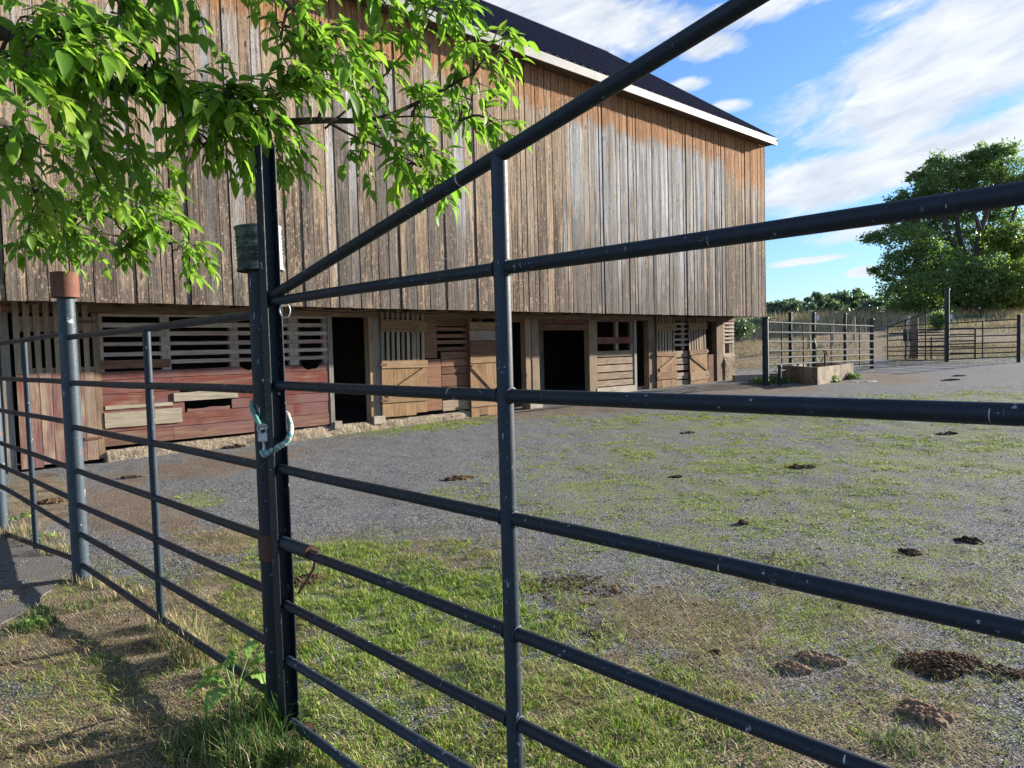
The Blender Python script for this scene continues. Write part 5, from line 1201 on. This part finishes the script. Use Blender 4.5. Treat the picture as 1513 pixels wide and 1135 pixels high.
for (sx, sy, sd_, bx, by, rx, ry, dep, n) in [
    (0, 80, 2.95, 40, 40, 80, 60, 2.5, 46), (60, 100, 2.95, 120, 60, 70, 50, 2.6, 46), (100, -70, 3.0, 190, 25, 70, 36, 2.8, 40), (100, 110, 3, 150, 120, 70, 50, 2.7, 50), (30, 100, 2.95, 40, 140, 70, 50, 2.5, 46), (215, 135, 3.05, 215, 95, 40, 30, 2.9, 24), (30, 225, 3.5, 30, 230, 60, 40, 2.9, 40), (90, 105, 3, 110, 190, 80, 40, 2.9, 48),
    (215, 135, 3.05, 265, 130, 50, 32, 3.1, 34), (262, 150, 3.1, 320, 150, 60, 34, 3.1, 48), (320, 165, 3.2, 380, 165, 55, 34, 3.15, 44), (370, 180, 3.3, 430, 135, 55, 34, 3.2, 44), (430, 10, 3.1, 415, 60, 40, 50, 3.15, 44), (470, 50, 3.15, 480, 45, 50, 46, 3.2, 46), (470, 178, 3.5, 500, 110, 40, 34, 3.3, 32), (330, 245, 3.3, 310, 215, 42, 30, 3.3, 30), (370, 180, 3.3, 415, 235, 24, 38, 3.45, 22), (300, 215, 3.2, 355, 210, 32, 28, 3.3, 24), (200, -60, 3, 250, 5, 40, 22, 2.9, 18),
    (560, -35, 3.5, 560, 20, 50, 34, 3.5, 38), (620, 10, 3.75, 630, 22, 55, 26, 3.75, 40), (640, -20, 3.8, 680, 40, 34, 20, 3.8, 16), (560, 120, 3.7, 545, 90, 34, 34, 3.6, 26), (700, 108, 4.05, 700, 90, 44, 26, 4.0, 30), (700, 108, 4.05, 748, 75, 16, 36, 4.05, 18), (680, 178, 4.0, 690, 160, 46, 24, 4.0, 32), (680, 178, 4.0, 735, 185, 20, 18, 4.05, 12), (610, 172, 3.9, 620, 160, 44, 26, 3.9, 28), (580, 225, 3.8, 560, 215, 40, 26, 3.8, 26), (620, 245, 3.85, 625, 235, 50, 30, 3.9, 40), (620, 245, 3.85, 655, 265, 34, 20, 3.9, 20), (540, 210, 3.8, 528, 262, 14, 22, 3.85, 8), (620, 245, 3.85, 590, 262, 24, 18, 3.9, 12),
    (60, 290, 3.9, 45, 290, 55, 34, 3.3, 40), (110, 330, 4.3, 150, 270, 70, 30, 3.6, 46), (110, 330, 4.3, 110, 320, 70, 30, 4.0, 46), (180, 350, 4.6, 215, 300, 60, 28, 4.1, 42), (205, 352, 4.5, 240, 345, 50, 26, 4.4, 44), (250, 360, 4.7, 275, 375, 30, 22, 4.6, 26), (180, 350, 4.6, 190, 372, 50, 24, 4.6, 42), (110, 330, 4.3, 80, 360, 46, 22, 4.6, 34), (60, 290, 3.9, 40, 350, 44, 26, 4.2, 30), (150, 275, 3.6, 215, 245, 50, 22, 3.5, 26),
    (-60, 60, 2.9, -40, 30, 90, 90, 2.7, 40), (150, -70, 3, 120, -60, 120, 50, 2.8, 40), (400, -60, 3.1, 380, -50, 120, 40, 3.1, 40), (560, -40, 3.5, 560, -50, 110, 40, 3.5, 40), (-40, -60, 2.9, -220, -60, 150, 110, 2.8, 60), (-60, 60, 2.9, -200, 120, 130, 100, 2.9, 60), (-60, 190, 3.2, -160, 260, 120, 60, 3.3, 40), (-60, 60, 2.9, -420, 0, 160, 140, 2.9, 60)]:
    spray(A(sx, sy, sd_), bx, by, rx, ry, dep, n)
LVc = np.concatenate(LV); np_mesh('crown', LVc-tb0, np.concatenate(LT), M_leaf, np.concatenate(LC), ot)
reparent(tw.build('twigs', M_bark2), ot)
# upper crown out of frame (rounder tree when seen from the side)
n = 2600; a = rng.normal(0, 1, (n, 3)); a /= np.linalg.norm(a, axis=1)[:, None]; C_ = a*np.array([1.6, 1.6, 1.3])*rng.uniform(.3, 1, (n, 1))**.5+np.array([.1, .3, 5.6])
V_, T_, c_ = cards(C_, np.full(n, .13), 1.2, .5); np_mesh('upper_crown', V_, T_, M_leaf, c_, ot)

# ------------------------------------------------------------------ sky, sun, camera
EL, SAZ = R(15.5), R(64)                       # azimuth clockwise from +Y
sdir = Vector((math.sin(SAZ)*math.cos(EL), math.cos(SAZ)*math.cos(EL), math.sin(EL)))
sl = bpy.data.lights.new('sun', 'SUN'); sl.energy = 4.8; sl.angle = R(1.0); sl.color = (1.0, .93, .82)
so = bpy.data.objects.new('sun', sl); COL.objects.link(so); so.rotation_euler = sdir.to_track_quat('Z', 'Y').to_euler()
W = bpy.data.worlds.new('World'); SC.world = W; W.use_nodes = True; t = W.node_tree; t.nodes.clear()
sky = t.nodes.new('ShaderNodeTexSky'); sky.sky_type = 'NISHITA'; sky.sun_disc = False; sky.sun_elevation = EL; sky.sun_rotation = SAZ; sky.altitude = 100; sky.air_density = 1.0; sky.dust_density = .15; sky.ozone_density = 2.5
STR = .15
tcn = nd(t, 'TexCoord', out=0); sp = nd(t, 'SeparateXYZ', {0: tcn}).node
az = ma(t, 'ARCTAN2', sp.outputs[0], sp.outputs[1]); el = ma(t, 'ARCSINE', sp.outputs[2])
pv = nd(t, 'CombineXYZ', {0: az, 1: el, 2: 0.0})
def azel(px, py):
    d = ray(px, py); d = d/np.linalg.norm(d); return math.atan2(d[0], d[1]), math.asin(d[2])
mask = None
for (px, py, rx, ry, rot, amp) in [(1440, 70, 240, 105, 18, 1.0), (1370, 150, 150, 60, 22, .9), (1300, 110, 90, 60, 0, .75), (1250, 262, 150, 48, 8, 1.0), (1420, 215, 170, 40, 10, .95), (850, 30, 210, 60, -10, .85), (780, 50, 90, 60, -20, .8), (1130, 10, 120, 26, 5, .7), (1045, 68, 60, 22, 0, .75), (1020, 125, 36, 12, 0, .7), (1075, 155, 36, 12, 0, .65), (1200, 384, 60, 7, 4, .8), (1275, 402, 30, 10, 0, .8), (1270, 345, 90, 22, 5, .6), (1330, 10, 80, 20, 0, .6)]:
    a0, e0 = azel(px, py); d2 = nd(t, 'VectorMath', {0: pv, 1: (a0, e0, 0)}, operation='SUBTRACT')
    d2 = nd(t, 'VectorRotate', {'Vector': d2, 'Axis': (0, 0, 1), 'Angle': -R(rot)}); d2 = nd(t, 'VectorMath', {0: d2, 1: (F/rx/1.1, F/ry/1.0, 0)}, operation='MULTIPLY')
    ln = nd(t, 'VectorMath', {0: d2}, out=1, operation='LENGTH'); v_ = ma(t, 'MULTIPLY', rmp(t, ln, .25, 1.15, 1, 0), amp)
    mask = v_ if mask is None else ma(t, 'MAXIMUM', mask, v_)
gen = rmp(t, ns(t, nd(t, 'VectorMath', {0: pv, 1: (1.2, 3, 1)}, operation='MULTIPLY'), 1.6, 4), .48, .62)
off = rmp(t, az, .70, 1.0); off2 = rmp(t, az, -.2, -.5); off3 = rmp(t, el, .55, .8)
mask = ma(t, 'MAXIMUM', mask, ma(t, 'MULTIPLY', ma(t, 'MULTIPLY', gen, .8), ma(t, 'MAXIMUM', off, ma(t, 'MAXIMUM', off2, off3))))
rv = nd(t, 'VectorRotate', {'Vector': pv, 'Axis': (0, 0, 1), 'Angle': R(-14)}); wv_ = nd(t, 'VectorMath', {0: rv, 1: (5, 15, 1)}, operation='MULTIPLY')
n1 = ns(t, wv_, 1.0, 8, .62, .8); n2 = ns(t, nd(t, 'VectorMath', {0: rv, 1: (22, 48, 1)}, operation='MULTIPLY'), 1.0, 6, .65, .6)
den = ma(t, 'ADD', ma(t, 'MULTIPLY', mask, 1.22), ma(t, 'ADD', ma(t, 'MULTIPLY', ma(t, 'SUBTRACT', n1, .5), 1.7), ma(t, 'MULTIPLY', ma(t, 'SUBTRACT', n2, .5), .75)))
cf = ma(t, 'MULTIPLY', rmp(t, den, .30, .80), rmp(t, mask, .0, .30))
shade = rmp(t, ns(t, nd(t, 'VectorMath', {0: rv, 1: (9, 34, 1)}, operation='MULTIPLY'), 1.0, 5, .6, .5), .35, .65)
cc_ = mx(t, shade, (.25/STR, .275/STR, .305/STR), (.355/STR, .365/STR, .38/STR))
scol = mx(t, 1.0, sky.outputs[0], mx(t, rmp(t, el, .0, .30), (.24, .295, .36), (.325, .415, .55)), 'MULTIPLY')
fin = mx(t, ma(t, 'MULTIPLY', cf, .93), scol, cc_)
bg = t.nodes.new('ShaderNodeBackground'); bg.inputs[1].default_value = STR; t.links.new(fin, bg.inputs[0])
ow = t.nodes.new('ShaderNodeOutputWorld'); t.links.new(bg.outputs[0], ow.inputs[0])

cd = bpy.data.cameras.new('camera'); co_ = bpy.data.objects.new('camera', cd); COL.objects.link(co_); SC.camera = co_
cd.sensor_width = 36; cd.lens = 36*F/1513; cd.clip_start = .05; cd.clip_end = 3000
Mx = Matrix(((RT[0], UP[0], -_f[0], 0), (RT[1], UP[1], -_f[1], 0), (RT[2], UP[2], -_f[2], CAMZ), (0, 0, 0, 1))); co_.matrix_world = Mx
vs_ = SC.view_settings; vs_.view_transform = 'Standard'; vs_.look = 'None'; vs_.gamma = 1; vs_.exposure = 1.52; vs_.use_curve_mapping = False
SC.cycles.max_bounces = 6; SC.cycles.transparent_max_bounces = 4
